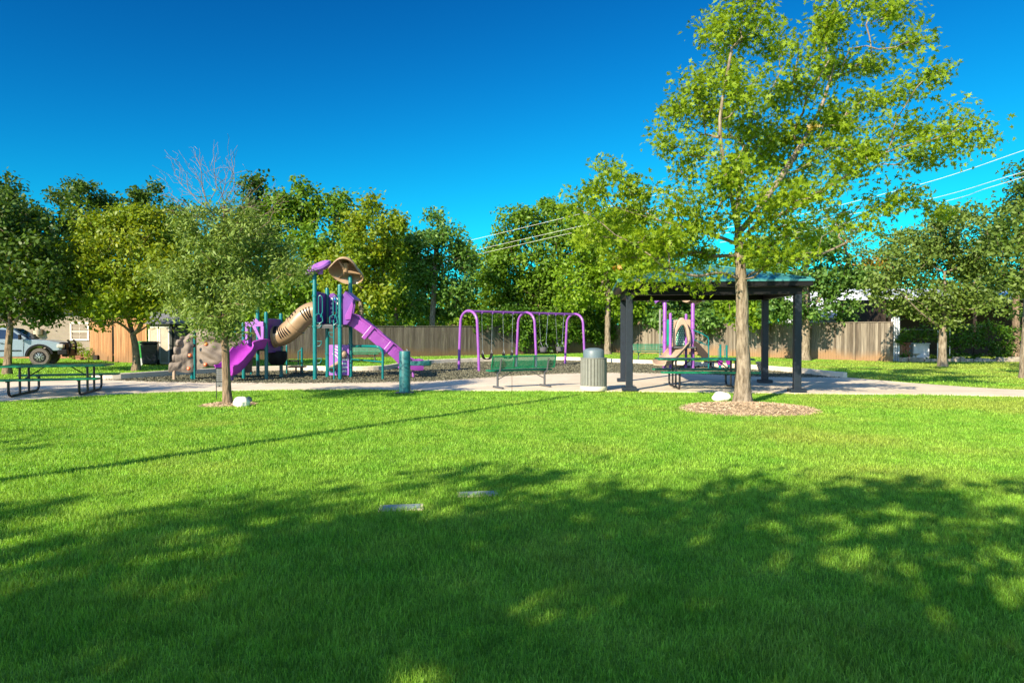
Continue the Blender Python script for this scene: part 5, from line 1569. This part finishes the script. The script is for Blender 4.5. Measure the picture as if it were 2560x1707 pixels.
arch = [(1682, 850), (1686, 824), (1693, 803), (1700, 795), (1704, 793.5), (1709, 796), (1716, 808), (1722, 826), (1724, 846), (1721, 856), (1717, 840), (1714, 822), (1708, 812), (1702, 813), (1695, 822), (1689, 836), (1687, 866), (1682, 868)]
plate2(arch, 27.0, 0.22, 'slide_hood', M['tan_pale'], p2, 0.025)
sp2 = smooth_path([rel2(W(1706, 866, 27.3)), rel2(W(1700, 869, 27.0)), rel2(W(1688, 884, 26.6)), rel2(W(1674, 899, 26.3)), rel2(W(1660, 909, 26.0)), rel2(W(1648, 911, 25.75))], 6)
mb = slide(sp2, 0.5, 0.17, M['tan_pale'], p2, 'slide', flare_=0.05)
mb = MB(); q = G(1662, 926) - P2; mb.tube([q, q + V(0, 0, 0.24)], 0.05, 10); mb.build('slide_leg', M['purple'], p2)
canopy(rel2(W(1735, 744, 27.4)), 0.46, 3, (R(-6), R(0)), M['tan_pale'], p2, 'canopy', R(30), 0.9, wave=0.05, droop=0.10)
canopy(rel2(W(1656, 744, 27.3)), 0.36, 3, (R(-4), R(-12)), M['lilac'], p2, 'canopy', R(0), 0.9, wave=0.04, droop=0.08, ribs=False)
# stairs with teal rails on the right
mb = MB()
for k in range(4):
    q = rel2(W(1737 + k * 9, 868 + k * 9.5, 27.3)); mb.box((q.x, q.y, q.z), (0.2, 0.7, 0.05))
mb.build('stairs', M['black'], p2)
for dy in (-0.4, 0.4):
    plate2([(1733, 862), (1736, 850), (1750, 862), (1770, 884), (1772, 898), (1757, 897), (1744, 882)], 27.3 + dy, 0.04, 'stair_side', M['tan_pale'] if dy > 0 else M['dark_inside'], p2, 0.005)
    mb = MB(); D_ = 27.3 + dy
    mb.tube([rel2(W(1733, 825, D_)), rel2(W(1755, 834, D_)), rel2(W(1770, 843, D_)), rel2(W(1771.5, 850, D_)), V(rel2(W(1771.5, 850, D_)).x, rel2(W(1771.5, 850, D_)).y, 0.02)], 0.025, 8)
    mb.tube([rel2(W(1735, 849, D_)), rel2(W(1770, 864, D_))], 0.018, 8)
    mb.build('handrail', M['teal'], p2)
mb = MB(); a = rel2(W(1755, 903, 27.0)); mb.lathe((a.x + 0.35, a.y, a.z - 0.04), [(0.26, 0), (0.27, 0.03), (0.26, 0.05)], 24); mb.tube([V(a.x + 0.35, a.y, 0), V(a.x + 0.35, a.y, a.z)], 0.035, 8); mb.build('round_table', M['black'], p2)

def beehive(label, px, py, top, m, r=0.15, grp='beehive stepping pods'):
    b_ = G(px, py); k = F / b_.y; h = (py - top) / k
    t = thing('stepping_pod', label, 'stepping pod', b_, 0, grp)
    mb = MB(); mb.tube([V(0, 0, 0), V(0, 0, h * 0.45)], 0.055, 12); mb.build('pole', M['teal'], t)
    prof = []; n = 4; z = h * 0.38
    for i in range(n):
        rr_ = r * (0.62 + 0.38 * i / (n - 1)); dz = (h - z - 0.05) / n
        z0_ = z + dz * i
        prof += [(rr_ * 0.75, z0_), (rr_, z0_ + dz * 0.25), (rr_, z0_ + dz * 0.75), (rr_ * 0.8, z0_ + dz * 0.98)]
    prof += [(r * 1.12, h - 0.05), (r * 1.14, h - 0.01), (r * 1.05, h)]
    mb = MB(); mb.lathe((0, 0, 0), prof, 24); mb.build('pod', m, t)
beehive('tan beehive stepping pod on a teal pole by the back pavilion post', 1902.5, 940, 904, M['tan_pale'], 0.155)
beehive('magenta beehive stepping pod under the picnic tabletop, left of its twin', 1800, 923, 896, M['magenta'], 0.14)
beehive('magenta beehive stepping pod partly behind the oak trunk', 1822, 921, 896, M['magenta'], 0.14)
t = thing('grab_posts', 'pair of teal grab posts standing between the stepping pods', 'grab posts', G(1808, 918))
for x, h in ((-0.12, 0.95), (0.14, 0.92)):
    mb = MB(); mb.tube([V(x, 0, 0), V(x, 0, h)], 0.045, 10); mb.tube([V(x + 0.02, 0, h - 0.1), V(x - 0.09, 0, h - 0.2), V(x - 0.09, 0, h - 0.75), V(x, 0, h - 0.85)], 0.014, 6); mb.build('post', M['teal'], t)
t = thing('metal_post', 'plain grey metal post rising in front of the far fence', 'post', G(1650, 893))
mb = MB(); mb.tube([V(0, 0, 0), V(0, 0, 2.75)], 0.065, 12); mb.build('pole', M['trashgrey'], t)

# ------------------------------------------------------------------ pickup truck
TX, TY = -19.35, 29.3      # front bumper x, near side y
tk = thing('pickup_truck', 'white pickup truck with black grille guard parked behind the left tree', 'pickup', (TX - 2.9, TY + 1.0, 0))
ox, oy = -(tk.location.x), -(tk.location.y)
def T(x, y, z): return V(TX + x + ox, TY + y + oy, z)
Wd = 1.98
def body_side(name, prof, y0, y1, m, inset_top=0.0, bevel=0.05):
    mb = MB(); k = len(prof)
    zs = [p[1] for p in prof]; zl, zh = min(zs), max(zs)
    def sh(z): return inset_top * max(0, (z - zl) / (zh - zl))
    vs = [T(x, y0 + sh(z), z) for x, z in prof] + [T(x, y1 - sh(z), z) for x, z in prof]
    fs = [tuple(range(k)), tuple(range(k, 2 * k))[::-1]] + [(i, i + k, (i + 1) % k + k, (i + 1) % k) for i in range(k)]
    mb.add(vs, fs, False); return mb.build(name, m, tk, bevel=bevel, segs=3)
def archpts(cx_, r_, z0, a0, a1, n=9): return [(cx_ + r_ * math.cos(R(a0 + (a1 - a0) * i / n)), z0 + r_ * math.sin(R(a0 + (a1 - a0) * i / n))) for i in range(n + 1)]
wf, wr, wz, wr_ = -1.28, -4.85, 0.43, 0.43
prof = [(-0.32, 0.72), (-0.30, 1.02), (-0.42, 1.14), (-0.95, 1.25), (-1.75, 1.31), (-5.9, 1.34), (-5.92, 0.7), (-5.4, 0.62)] + archpts(wr, 0.50, 0.50, 10, 170)[::1][::-1][::-1]
prof = [(-0.32, 0.74), (-0.30, 1.02), (-0.42, 1.14), (-0.95, 1.25), (-1.75, 1.31), (-5.9, 1.34), (-5.92, 0.62)] + archpts(wr, 0.52, 0.46, 160, 20) + [(-4.2, 0.44), (-1.85, 0.44)] + archpts(wf, 0.54, 0.46, 178, 28)
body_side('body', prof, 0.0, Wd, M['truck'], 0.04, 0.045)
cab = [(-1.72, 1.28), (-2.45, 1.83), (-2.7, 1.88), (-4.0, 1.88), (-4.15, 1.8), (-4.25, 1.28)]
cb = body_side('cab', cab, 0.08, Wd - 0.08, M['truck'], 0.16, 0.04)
def sidewin(pts, name='side_window'):
    for ysgn, base in ((1, 0.08), (-1, Wd - 0.08)):
        mb = MB(); k = len(pts)
        def yy(z): return base + ysgn * (0.16 * (z - 1.28) / 0.6) - ysgn * 0.008
        vs = [T(x, yy(z), z) for x, z in pts] + [T(x, yy(z) + ysgn * 0.02, z) for x, z in pts]
        mb.add(vs, [tuple(range(k)), tuple(range(k, 2 * k))[::-1]] + [(i, i + k, (i + 1) % k + k, (i + 1) % k) for i in range(k)])
        mb.build(name, M['glass'], tk)
sidewin([(-1.95, 1.33), (-2.52, 1.76), (-3.0, 1.79), (-3.0, 1.33)])
sidewin([(-3.08, 1.33), (-3.08, 1.79), (-3.95, 1.77), (-4.0, 1.33)])
mb = MB()
a, b_, c, d = T(-1.70, 0.22, 1.33), T(-2.43, 0.33, 1.82), T(-2.43, Wd - 0.33, 1.82), T(-1.70, Wd - 0.22, 1.33)
o_ = V(0.02, 0, 0.015); mb.add([a + o_, b_ + o_, c + o_, d + o_, a, b_, c, d], [(0, 3, 2, 1), (4, 5, 6, 7), (0, 1, 5, 4), (1, 2, 6, 5), (2, 3, 7, 6), (3, 0, 4, 7)]); mb.build('windscreen', M['glass'], tk)
for x in (wf, wr):
    for y in (0.02, Wd - 0.02):
        s = -1 if y < 1 else 1
        mb = MB(); mt = Matrix.Rotation(R(90), 3, 'X')
        mb.lathe(T(x, y + 0.12 * (-s), wz), [(0.28, -0.14), (0.40, -0.14), (0.43, -0.10), (0.43, 0.10), (0.40, 0.14), (0.27, 0.14), (0.26, 0.06)], 40, mt)
        ty = mb.build('wheel', M['tyre'], tk)
        mb = MB()
        for q in range(36): 
            aa = R(q * 10); mb.box(T(x, y + 0.12 * (-s), wz) + V(0.432 * math.cos(aa), 0, 0.432 * math.sin(aa)), (0.02, 0.24, 0.04), mtx=Matrix.Rotation(-aa, 3, 'Y'))
        mb.build('tread', M['tyre'], ty)
        mb = MB(); yf = y + s * 0.015
        mb.lathe(T(x, yf, wz), [(0.26, 0), (0.25, 0.03)], 32, mt); mb.build('rim', M['black'], ty)
        mb = MB()
        for q in range(8):
            aa = R(q * 45 + 10)
            for off in (-0.16, 0.16):
                mb.bar(T(x, yf + s * 0.03, wz) + V(0.07 * math.cos(aa), 0, 0.07 * math.sin(aa)), T(x, yf + s * 0.02, wz) + V(0.21 * math.cos(aa + off), 0, 0.21 * math.sin(aa + off)), 0.018, 0.02, up=(0, 1, 0))
        mb.lathe(T(x, yf + s * 0.03, wz), [(0.04, -0.02), (0.05, 0.02)], 16, mt)
        mb.build('spokes', M['rim'], ty)
# flares, guard, bumper, lights, mirror, handles, trim
for x, r_ in ((wf, 0.54), (wr, 0.53)):
    mb = MB()
    for y in (-0.02, Wd + 0.02):
        mb.sweep([T(px_, y, pz_) for px_, pz_ in archpts(x, r_ + 0.02, 0.46, 178, 12, 14)], [(-0.05, -0.03), (0.05, -0.03), (0.05, 0.04), (-0.05, 0.04)], up=(0, 1, 0), smooth=False)
    mb.build('wheel_flare', M['black'], tk)
mb = MB(); mb.box(T(-0.30, Wd / 2, 0.66), (0.42, Wd + 0.02, 0.26)); mb.box(T(-0.22, Wd / 2, 0.50), (0.3, Wd - 0.3, 0.14)); mb.build('bumper', M['black'], tk, bevel=0.04)
mb = MB()
for y in (0.42, Wd - 0.42): mb.tube(smooth_path([T(-0.12, y, 0.5), T(-0.06, y, 0.8), T(-0.08, y, 1.12), T(-0.18, y, 1.26)], 4), 0.05, 10)
for z in (0.75, 0.9, 1.05, 1.2): mb.tube([T(-0.07, 0.42, z), T(-0.07, Wd - 0.42, z)], 0.022, 8)
for y0, y1 in ((0.06, 0.42), (Wd - 0.06, Wd - 0.42)):
    mb.tube([T(-0.10, y1, 1.12), T(-0.2, y0, 1.12), T(-0.45, y0 - 0.06 if y0 < 1 else y0 + 0.06, 1.10)], 0.016, 8); mb.tube([T(-0.10, y1, 0.84), T(-0.2, y0, 0.84), T(-0.45, y0 - 0.06 if y0 < 1 else y0 + 0.06, 0.84)], 0.016, 8)
mb.build('grille_guard', M['black'], tk)
mb = MB(); mb.box(T(-0.29, Wd / 2, 0.93), (0.06, 0.95, 0.3)); mb.build('grille', M['black'], tk, bevel=0.02)
for y in (0.13, Wd - 0.13):
    mb = MB(); mb.box(T(-0.40, y, 0.97), (0.30, 0.30, 0.2)); mb.build('headlight', M['lamp'], tk, bevel=0.05)
mb = MB(); mb.box(T(-3.0, -0.012, 0.76), (1.9, 0.02, 0.05)); mb.build('side_moulding', M['black'], tk)
for x in (-1.95, -3.04, -4.1):
    mb = MB(); mb.box(T(x, 0.004, 0.88), (0.012, 0.012, 0.80)); mb.build('door_seam', M['black'], tk)
for x in (-2.85, -3.9):
    mb = MB(); mb.box(T(x, -0.02, 1.12), (0.16, 0.03, 0.035)); mb.build('door_handle', M['black'], tk, bevel=0.008)
for y, s in ((-0.02, -1), (Wd + 0.02, 1)):
    mb = MB(); mb.box(T(-2.05, y + s * 0.12, 1.42), (0.1, 0.2, 0.26)); mb.bar(T(-2.0, y - s * 0.02, 1.36), T(-2.04, y + s * 0.1, 1.38), 0.04, 0.04); mb.build('wing_mirror', M['black'], tk, bevel=0.02)
mb = MB(); mb.tube([T(-1.55, 0.12, 1.28), T(-1.62, 0.12, 1.75)], 0.005, 5); mb.build('antenna', M['black'], tk)

tk.scale = (0.88, 0.88, 0.88); tk.location = (-22.25, 30.1, 0); tk.rotation_euler = (0, 0, R(20))
# big oak in front on the right
b, tr, D = TB(1856, 1010, [(1858, 900), (1856, 780), (1855, 700), (1850, 640), (1846, 585)])
oak_blobs = [(1857, 10, 75, 60), (1857, 90, 80, 60), (1790, 60, 50, 60), (1731, 226, 75, 65), (1691, 281, 55, 55), (1806, 190, 85, 70), (1932, 100, 55, 50),
             (2082, 75, 80, 75), (2110, 0, 80, 50), (2200, 30, 60, 40), (2258, 20, 55, 50), (2290, 100, 45, 55), (2323, 190, 50, 45), (2233, 240, 55, 45), (2107, 175, 75, 60),
             (2132, 276, 110, 50), (2032, 326, 110, 55), (1882, 310, 95, 65), (2283, 326, 95, 45), (2383, 340, 75, 42), (2474, 350, 30, 16), (2383, 275, 25, 32),
             (1731, 391, 70, 55), (1660, 350, 35, 50), (1907, 401, 90, 55), (2132, 401, 120, 55), (2333, 401, 85, 42), (1530, 426, 65, 42), (1480, 470, 55, 35), (1580, 491, 80, 50), (1450, 520, 45, 32),
             (1681, 520, 75, 55), (1505, 570, 70, 50), (1630, 595, 95, 50), (1555, 630, 70, 42), (2032, 495, 100, 45), (2233, 495, 95, 45), (1932, 560, 60, 35), (2333, 520, 55, 30),
             (1731, 650, 75, 30), (1660, 690, 55, 24), (1920, 650, 55, 30), (1780, 470, 60, 50), (1960, 240, 60, 50), (1990, 420, 80, 45), (1800, 300, 60, 60), (2000, 600, 60, 25), (2080, 545, 60, 30), (1850, 440, 80, 60), (1950, 490, 80, 50), (1770, 560, 80, 45), (1880, 520, 50, 40), (1900, 610, 70, 35), (1690, 610, 90, 45), (2120, 345, 90, 50), (1940, 350, 80, 50), (1860, 220, 70, 60), (1560, 690, 60, 30), (1620, 640, 80, 40), (1980, 640, 60, 26), (1470, 600, 55, 40), (1590, 560, 70, 50), (2180, 160, 50, 45), (2000, 150, 50, 45), (2150, 560, 60, 24), (1420, 490, 30, 30), (2020, 200, 50, 50), (1745, 700, 60, 22)]
oak_limbs = [[W(1848, 585, D), W(1830, 500, D - 0.3), W(1812, 420, D - 0.6), W(1800, 300, D - 0.8), W(1830, 120, D - 0.8)],
             [W(1848, 600, D), W(1895, 560, D + 0.3), W(1990, 520, D + 0.6), W(2110, 450, D + 0.9), W(2280, 380, D + 1.2)],
             [W(1848, 590, D), W(1890, 530, D), W(1980, 400, D + 0.4), W(2060, 250, D + 0.6), W(2110, 60, D + 0.7)],
             [W(1850, 640, D), W(1930, 612, D - 0.5), W(2020, 560, D - 0.9), W(2150, 520, D - 1.0)],
             [W(1855, 690, D), W(1800, 682, D - 0.4), W(1740, 690, D - 0.7), W(1660, 670, D - 0.9)],
             [W(1855, 688, D), W(1930, 660, D + 0.4), W(2040, 640, D + 0.6), W(2130, 600, D + 0.9)],
             [W(1846, 600, D), W(1790, 590, D - 0.3), W(1680, 560, D - 0.6), W(1540, 520, D - 0.8)],
             [W(1850, 575, D), W(1848, 470, D + 0.5), W(1880, 340, D + 0.7), W(1950, 180, D + 0.9)]]
tree('oak_tree', 'large open-crowned oak with bright leaves in a bark mulch bed before the pavilion', b, tr, 0.15, oak_blobs, D, LM['oak'], M['bark'], 11,
     size=0.115, per=46, dens=15, crad=0.37, shape=LOBED, depth=1.5, step=0.22, rtip=0.0055, limbs=oak_limbs, flare=(0.6, 0.2), sides=12, shell=0.5, up=0.5)

oak = bpy.data.objects['oak_tree']
rng = np.random.default_rng(8)
for x, y in ((1884, 445), (1547, 668), (2035, 315)):
    leaf_cloud('dry_leaves', [np.array(W(x, y, D - 1.2)) - np.array(b)], [0.10], 12, 0.09, LOBED, LM['orange'], oak, rng)

# small tree in front on the left, with a dead top
b, tr, D = TB(570, 1013, [(567, 950), (564, 880), (562, 820), (564, 760), (562, 700)])
oliv = [(560, 620, 120, 80), (470, 690, 85, 60), (640, 650, 100, 75), (560, 760, 120, 60), (645, 735, 70, 45), (560, 550, 80, 50), (455, 770, 60, 35), (570, 822, 75, 26),
        (480, 560, 35, 60), (705, 620, 40, 55), (520, 800, 90, 35), (730, 690, 40, 40), (430, 710, 40, 40), (640, 570, 60, 50), (530, 690, 90, 60)]
t3 = tree('small_oak_tree', 'small grey-green tree with bare dead twigs at its top beside a white rock', b, tr, 0.085, oliv, D, LM['olive'], M['bark_dark'], 12,
          size=0.10, per=110, dens=16, crad=0.36, shape=NARROW, depth=0.8, step=0.2, rtip=0.004, flare=(0.4, 0.15), sides=10)
rng = np.random.default_rng(5)
sk = Skeleton(); b0 = np.array(b)
par = sk.chain([np.array(W(562, 700, D)) - b0, np.array(W(560, 640, D)) - b0, np.array(W(556, 580, D)) - b0, np.array(W(560, 530, D)) - b0], -1)
tg = []
for (x, y, rx, ry, n) in [(445, 430, 45, 60, 60), (510, 410, 50, 50, 60), (570, 410, 30, 60, 50), (600, 470, 40, 60, 30), (430, 500, 40, 40, 30), (490, 470, 60, 60, 60), (670, 500, 50, 60, 50), (560, 470, 50, 60, 40)]:
    for i in range(n):
        tg.append(np.array(W(x + rng.normal() * rx * 0.6, y + rng.normal() * ry * 0.5, D + rng.normal() * 0.35)) - b0)
sk.grow(np.array(tg), 2, rng, step=0.16, wl=0.5, wig=0.035, lift=-0.1)
sk.mesh('dead_branch', M['bark_dead'], t3, 0.0026, base_r=0.028, sides=5)

# park trees standing in the lawn on either side
b, tr, D = TB(18, 935, [(22, 860), (26, 815), (20, 760), (22, 700)])
tree('park_tree', 'dark green tree at the left edge with its trunk in front of the white pickup', b, tr, 0.12,
     [(0, 570, 110, 80), (70, 620, 80, 80), (-60, 680, 100, 90), (60, 710, 95, 70), (20, 770, 90, 40), (110, 770, 50, 40), (140, 700, 40, 60), (-40, 520, 80, 60), (110, 790, 35, 30)], D, LM['dark'], M['bark_dark'], 13,
     size=0.16, per=70, dens=7, crad=0.5, shape=OVAL, limbs=[[W(24, 815, D), W(-30, 770, D), W(-60, 740, D)], [W(24, 810, D), W(70, 770, D), W(100, 740, D)]], rtip=0.007, step=0.3)
b, tr, D = TB(340, 927, [(341, 890), (338, 862), (332, 838)])
tree('crepe_myrtle', 'yellow-green round tree with a low fork in front of the cedar fence', b, tr, 0.15,
     [(300, 560, 120, 60), (200, 650, 75, 70), (280, 660, 130, 90), (385, 600, 80, 80), (190, 740, 75, 50), (250, 780, 80, 36), (380, 740, 85, 60), (310, 750, 110, 60), (150, 690, 45, 50), (400, 680, 60, 70), (140, 740, 30, 30), (240, 580, 60, 50)], D, LM['yellow'], M['bark_dark'], 14,
     size=0.145, per=75, dens=8, crad=0.48, shape=OVAL, limbs=[[W(334, 845, D), W(310, 815, D), W(270, 790, D - 0.4), W(210, 730, D - 0.6)], [W(334, 845, D), W(325, 810, D + 0.3), W(310, 760, D + 0.3), W(290, 650, D)], [W(336, 848, D), W(352, 812, D), W(356, 760, D + 0.4), W(370, 640, D + 0.6)], [W(338, 848, D), W(368, 815, D), W(400, 790, D), W(410, 720, D)]],
     rtip=0.007, step=0.3, flare=(0.25, 0.2))
b, tr, D = TB(2357, 917, [(2357, 870), (2358, 822), (2360, 790), (2362, 740), (2362, 680)])
tree('park_tree', 'dull green park tree with a straight trunk in front of the vine hedge', b, tr, 0.16,
     [(2300, 600, 85, 55), (2400, 560, 85, 50), (2240, 700, 70, 50), (2370, 660, 120, 80), (2300, 765, 100, 32), (2460, 740, 80, 45), (2440, 630, 80, 60), (2270, 650, 70, 50), (2400, 740, 90, 50), (2200, 730, 40, 35), (2350, 800, 60, 20)], D, LM['dullgreen'], M['bark'], 15,
     size=0.15, per=65, dens=6.5, crad=0.52, shape=OVAL, rtip=0.007, step=0.3, limbs=[[W(2358, 822, D), W(2325, 800, D - 0.3), W(2290, 770, D - 0.5), W(2250, 730, D - 0.6)], [W(2360, 800, D), W(2400, 760, D), W(2440, 700, D)]])
b, tr, D = TB(2566, 945, [(2562, 880), (2566, 820), (2570, 740)])
tree('park_tree', 'nearest tree at the right edge, only its trunk foot and low leaves in the photo', b, tr, 0.15,
     [(2640, 660, 110, 90), (2570, 730, 70, 45), (2560, 780, 40, 20), (2680, 760, 90, 60), (2600, 560, 80, 80)], D, LM['dullgreen'], M['bark'], 16,
     size=0.15, per=60, dens=5.5, crad=0.5, shape=OVAL, rtip=0.007, step=0.3, flare=(0.9, 0.25))
b, tr, D = TB(2012, 901, [(2012, 850), (2013, 800), (2016, 740), (2010, 680)])
tree('park_tree', 'round dark green tree with sunlit trunk just right of the pavilion', b, tr, 0.24,
     [(1950, 630, 75, 50), (2050, 620, 80, 50), (1930, 700, 80, 60), (2050, 710, 100, 60), (2110, 770, 50, 32), (2000, 775, 90, 28), (2130, 700, 50, 50), (1990, 580, 50, 32), (1940, 770, 50, 28)], D, LM['blue'], M['bark'], 17,
     size=0.2, per=70, dens=4.5, crad=0.6, shape=OVAL, rtip=0.009)
b, tr, D = TB(901, 891, [(901, 850), (902, 790), (905, 720), (920, 620)])
tree('park_tree', 'yellow-green tree behind the slide tower, trunk against the fence', b, tr, 0.2,
     [(930, 540, 60, 45), (900, 600, 75, 60), (960, 620, 60, 75), (880, 700, 75, 60), (950, 730, 70, 50), (870, 770, 50, 28), (830, 650, 50, 50), (1000, 570, 30, 40), (830, 730, 40, 45), (925, 660, 90, 60)], D, LM['yellow'], M['bark'], 18,
     size=0.22, per=70, dens=3.6, crad=0.68, shape=OVAL, rtip=0.01)
b, tr, D = TB(1080, 886, [(1080, 850), (1081, 790), (1085, 720), (1090, 620)])
tree('park_tree', 'pointed tree with bluish lower crown between slide and swings', b, tr, 0.22,
     [(1090, 548, 24, 30), (1100, 600, 70, 45), (1060, 660, 75, 60), (1150, 650, 50, 65), (1090, 720, 90, 50), (1100, 775, 85, 25), (1160, 730, 45, 45), (1030, 610, 30, 50)], D, LM['blue'], M['bark'], 19,
     size=0.22, per=70, dens=3.6, crad=0.68, shape=OVAL, rtip=0.01)
b, tr, D = TB(1519, 886, [(1519, 850), (1519, 800), (1520, 740), (1515, 660)])
tree('park_tree', 'bright green park tree behind the trash can, pale trunk against the fence', b, tr, 0.2,
     [(1500, 600, 75, 55), (1450, 680, 75, 55), (1560, 670, 85, 70), (1500, 750, 95, 40), (1600, 750, 50, 36), (1440, 740, 50, 40), (1560, 600, 60, 50)], D, LM['bright'], M['bark'], 20,
     size=0.22, per=70, dens=3.6, crad=0.68, shape=OVAL, rtip=0.01)

# trees beyond the fences and houses
GB = 'trees standing beyond the fences'
def back_tree(label, px, D, blobs, lm, seed, size=0.26, dens=2.7, per=70, crad=0.8, trunk_r=0.22, bark=None, name='background_tree', depth=1.2, top=760):
    base = W(px, 840, D); base.z = 0
    tree(name, label, base, [base, W(px, 800, D), W(px, top, D)], trunk_r, blobs, D, LM[lm], bark or M['bark_dark'], seed, size=size, per=per, dens=dens, crad=crad, shape=OVAL, group=GB, rtip=0.012, depth=depth, step=0.6)
back_tree('tall dark tree rising behind the taupe house at the left edge', 0, 45, [(0, 460, 38, 34), (10, 510, 70, 50), (70, 570, 65, 60), (110, 650, 80, 80), (0, 620, 100, 90), (60, 740, 120, 70), (-80, 560, 80, 90), (100, 540, 30, 30)], 'dark', 31)
back_tree('dark lumpy tree showing above the yellow-green crepe myrtle', 230, 48, [(200, 480, 60, 28), (268, 505, 50, 32), (180, 560, 55, 60), (240, 590, 100, 70), (160, 500, 28, 28), (220, 700, 110, 80)], 'dark', 32)
back_tree('dark tree behind the bare dead twigs of the small tree', 385, 50, [(375, 495, 45, 26), (440, 560, 60, 60), (400, 610, 90, 80), (350, 520, 40, 30), (420, 720, 100, 80), (480, 640, 60, 80), (390, 470, 22, 12)], 'dark', 33)
back_tree('narrow dark tree with a leafy knob above its neighbours', 630, 46, [(625, 450, 34, 24), (640, 500, 50, 34), (600, 570, 70, 70), (600, 680, 100, 90), (560, 620, 60, 60), (660, 560, 50, 60)], 'dark', 34)
back_tree('wide mid-green tree behind the slide tower roofs', 780, 45, [(762, 480, 42, 32), (800, 520, 70, 42), (720, 560, 80, 65), (780, 630, 110, 80), (845, 505, 40, 22), (700, 500, 40, 30), (730, 710, 110, 70), (800, 750, 90, 50), (870, 560, 50, 50), (690, 755, 85, 50), (640, 790, 70, 30)], 'mid', 35)
back_tree('dark tree filling the gap between slide tower and swings', 990, 54, [(1000, 620, 50, 60), (1020, 700, 70, 70), (1180, 640, 32, 60), (1195, 740, 60, 60), (990, 770, 70, 40), (1150, 780, 60, 30)], 'mid', 36)
back_tree('big bushy tree hanging over the fence behind the swings', 1350, 51, [(1380, 518, 48, 26), (1320, 555, 80, 40), (1270, 620, 65, 60), (1400, 600, 90, 70), (1300, 700, 110, 80), (1250, 770, 60, 45), (1400, 710, 100, 80), (1380, 790, 100, 40), (1240, 680, 45, 60), (1420, 540, 40, 40)], 'mid', 37, dens=3.0)
back_tree('leafy bright tree between the swings tree and the pavilion roof', 1600, 53, [(1560, 560, 80, 50), (1620, 640, 80, 70), (1540, 700, 90, 70), (1650, 730, 70, 60), (1480, 560, 60, 40), (1470, 640, 60, 60)], 'bright', 38)
back_tree('dark green tree seen through the pavilion, left of the oak trunk', 1700, 50, [(1690, 690, 70, 60), (1720, 750, 90, 50), (1640, 770, 60, 36), (1780, 690, 70, 60), (1690, 796, 60, 20, -7.5), (1770, 800, 50, 20, -9), (1600, 796, 50, 22, -4)], 'blue', 39)
back_tree('yellowish green tree seen through the pavilion, right of the oak trunk', 1850, 48, [(1850, 700, 80, 60), (1900, 760, 70, 50), (1820, 770, 60, 40), (1880, 640, 60, 50), (1886, 800, 34, 30, -10), (1850, 790, 24, 24, -9.5)], 'bright', 40)
back_tree('thin reddish tree half bare above the park tree by the pavilion', 2090, 60, [(2100, 570, 50, 32), (2060, 600, 60, 40), (2140, 610, 40, 40)], 'dullgreen', 41, per=22)
back_tree('small orange-leaved tree low in the gap of sky', 2190, 60, [(2190, 652, 52, 18), (2160, 672, 50, 18), (2225, 670, 26, 16)], 'orange', 42, per=50)
back_tree('olive bushy tree below the orange tree', 2170, 52, [(2160, 705, 70, 28), (2230, 710, 50, 34), (2120, 740, 60, 40), (2210, 750, 60, 30)], 'olive', 43)
back_tree('tall dark olive tree rising out of the right edge', 2540, 34, [(2570, 440, 40, 50), (2530, 520, 55, 50), (2560, 600, 90, 80), (2480, 600, 55, 50), (2500, 690, 80, 60), (2590, 700, 90, 80), (2440, 540, 30, 20)], 'dark', 44, size=0.18, dens=4.2, crad=0.6)
back_tree('low rounded bush with fresh leaves above the middle fence', 1000, 52, [(960, 806, 60, 12), (1040, 808, 70, 10), (1120, 806, 50, 12), (1180, 790, 40, 26)], 'bright', 45, top=826, trunk_r=0.05, per=60)

# trees behind the camera, known by the shadow they lay on the near lawn
def shade_tree(label, x, y, h, rr, seed, dens, per=30, blobs=None):
    rng = np.random.default_rng(seed)
    root = thing('shade_tree', label, 'tree', (x, y, 0), 0, 'trees behind the camera that shade the lawn')
    sk = Skeleton(); sk.chain([np.array((0, 0, z)) for z in np.linspace(0, h - rr * 1.1, 9)], -1)
    n = int(dens * rr ** 3)
    d = rng.normal(size=(n, 3)); d /= np.linalg.norm(d, axis=1)[:, None]
    tg = np.array([0, 0, h - rr * 0.75]) + d * (rng.random(n) ** 0.45)[:, None] * np.array([rr * 1.15, rr * 1.15, rr * 0.75])
    sk.grow(tg, 8, rng, step=0.5)
    sk.mesh('trunk', M['bark_dark'], root, 0.012, base_r=0.2, flare=(0.4, 0.3, 9))
    leaf_cloud('crown', tg, 0.5 * (0.6 + 0.8 * rng.random(n)), per, 0.19, OVAL, LM['mid'], root, rng)
SHADE = [(-13.0, -6.8, 7.6, 2.7, 61, 11, 40), (-9.8, -6.0, 7.6, 2.7, 62, 7.5, 34), (-6.6, -4.6, 7.4, 2.5, 63, 7, 34), (-4.6, -3.9, 7.2, 2.4, 64, 7.5, 34), (-1.6, -3.6, 7.0, 2.2, 65, 2.7, 34), (-4.4, -6.2, 7.0, 2.5, 66, 2.1, 34), (1.0, -4.4, 6.6, 2.0, 67, 2.0, 34)]
for i, a in enumerate(SHADE):
    shade_tree(['leafy tree behind the camera shading the far left of the lawn', 'leafy tree behind the camera shading the left of the lawn', 'leafy tree behind the camera shading the middle of the lawn',
                'smaller tree behind the camera shading lawn right of the middle', 'smaller tree behind the camera shading the right of the lawn', 'thin tree behind the camera dappling the bottom of the lawn', 'thin tree behind the camera dappling the right lawn'][i], *a)
shade_tree('thin tree out of frame on the left streaking the lawn with shade', -13.6, 0.6, 6.6, 1.3, 71, 10, 20)
shade_tree('leafy tree out of frame on the left shading the path', -15.5, 10.5, 5.6, 2.1, 70, 9)
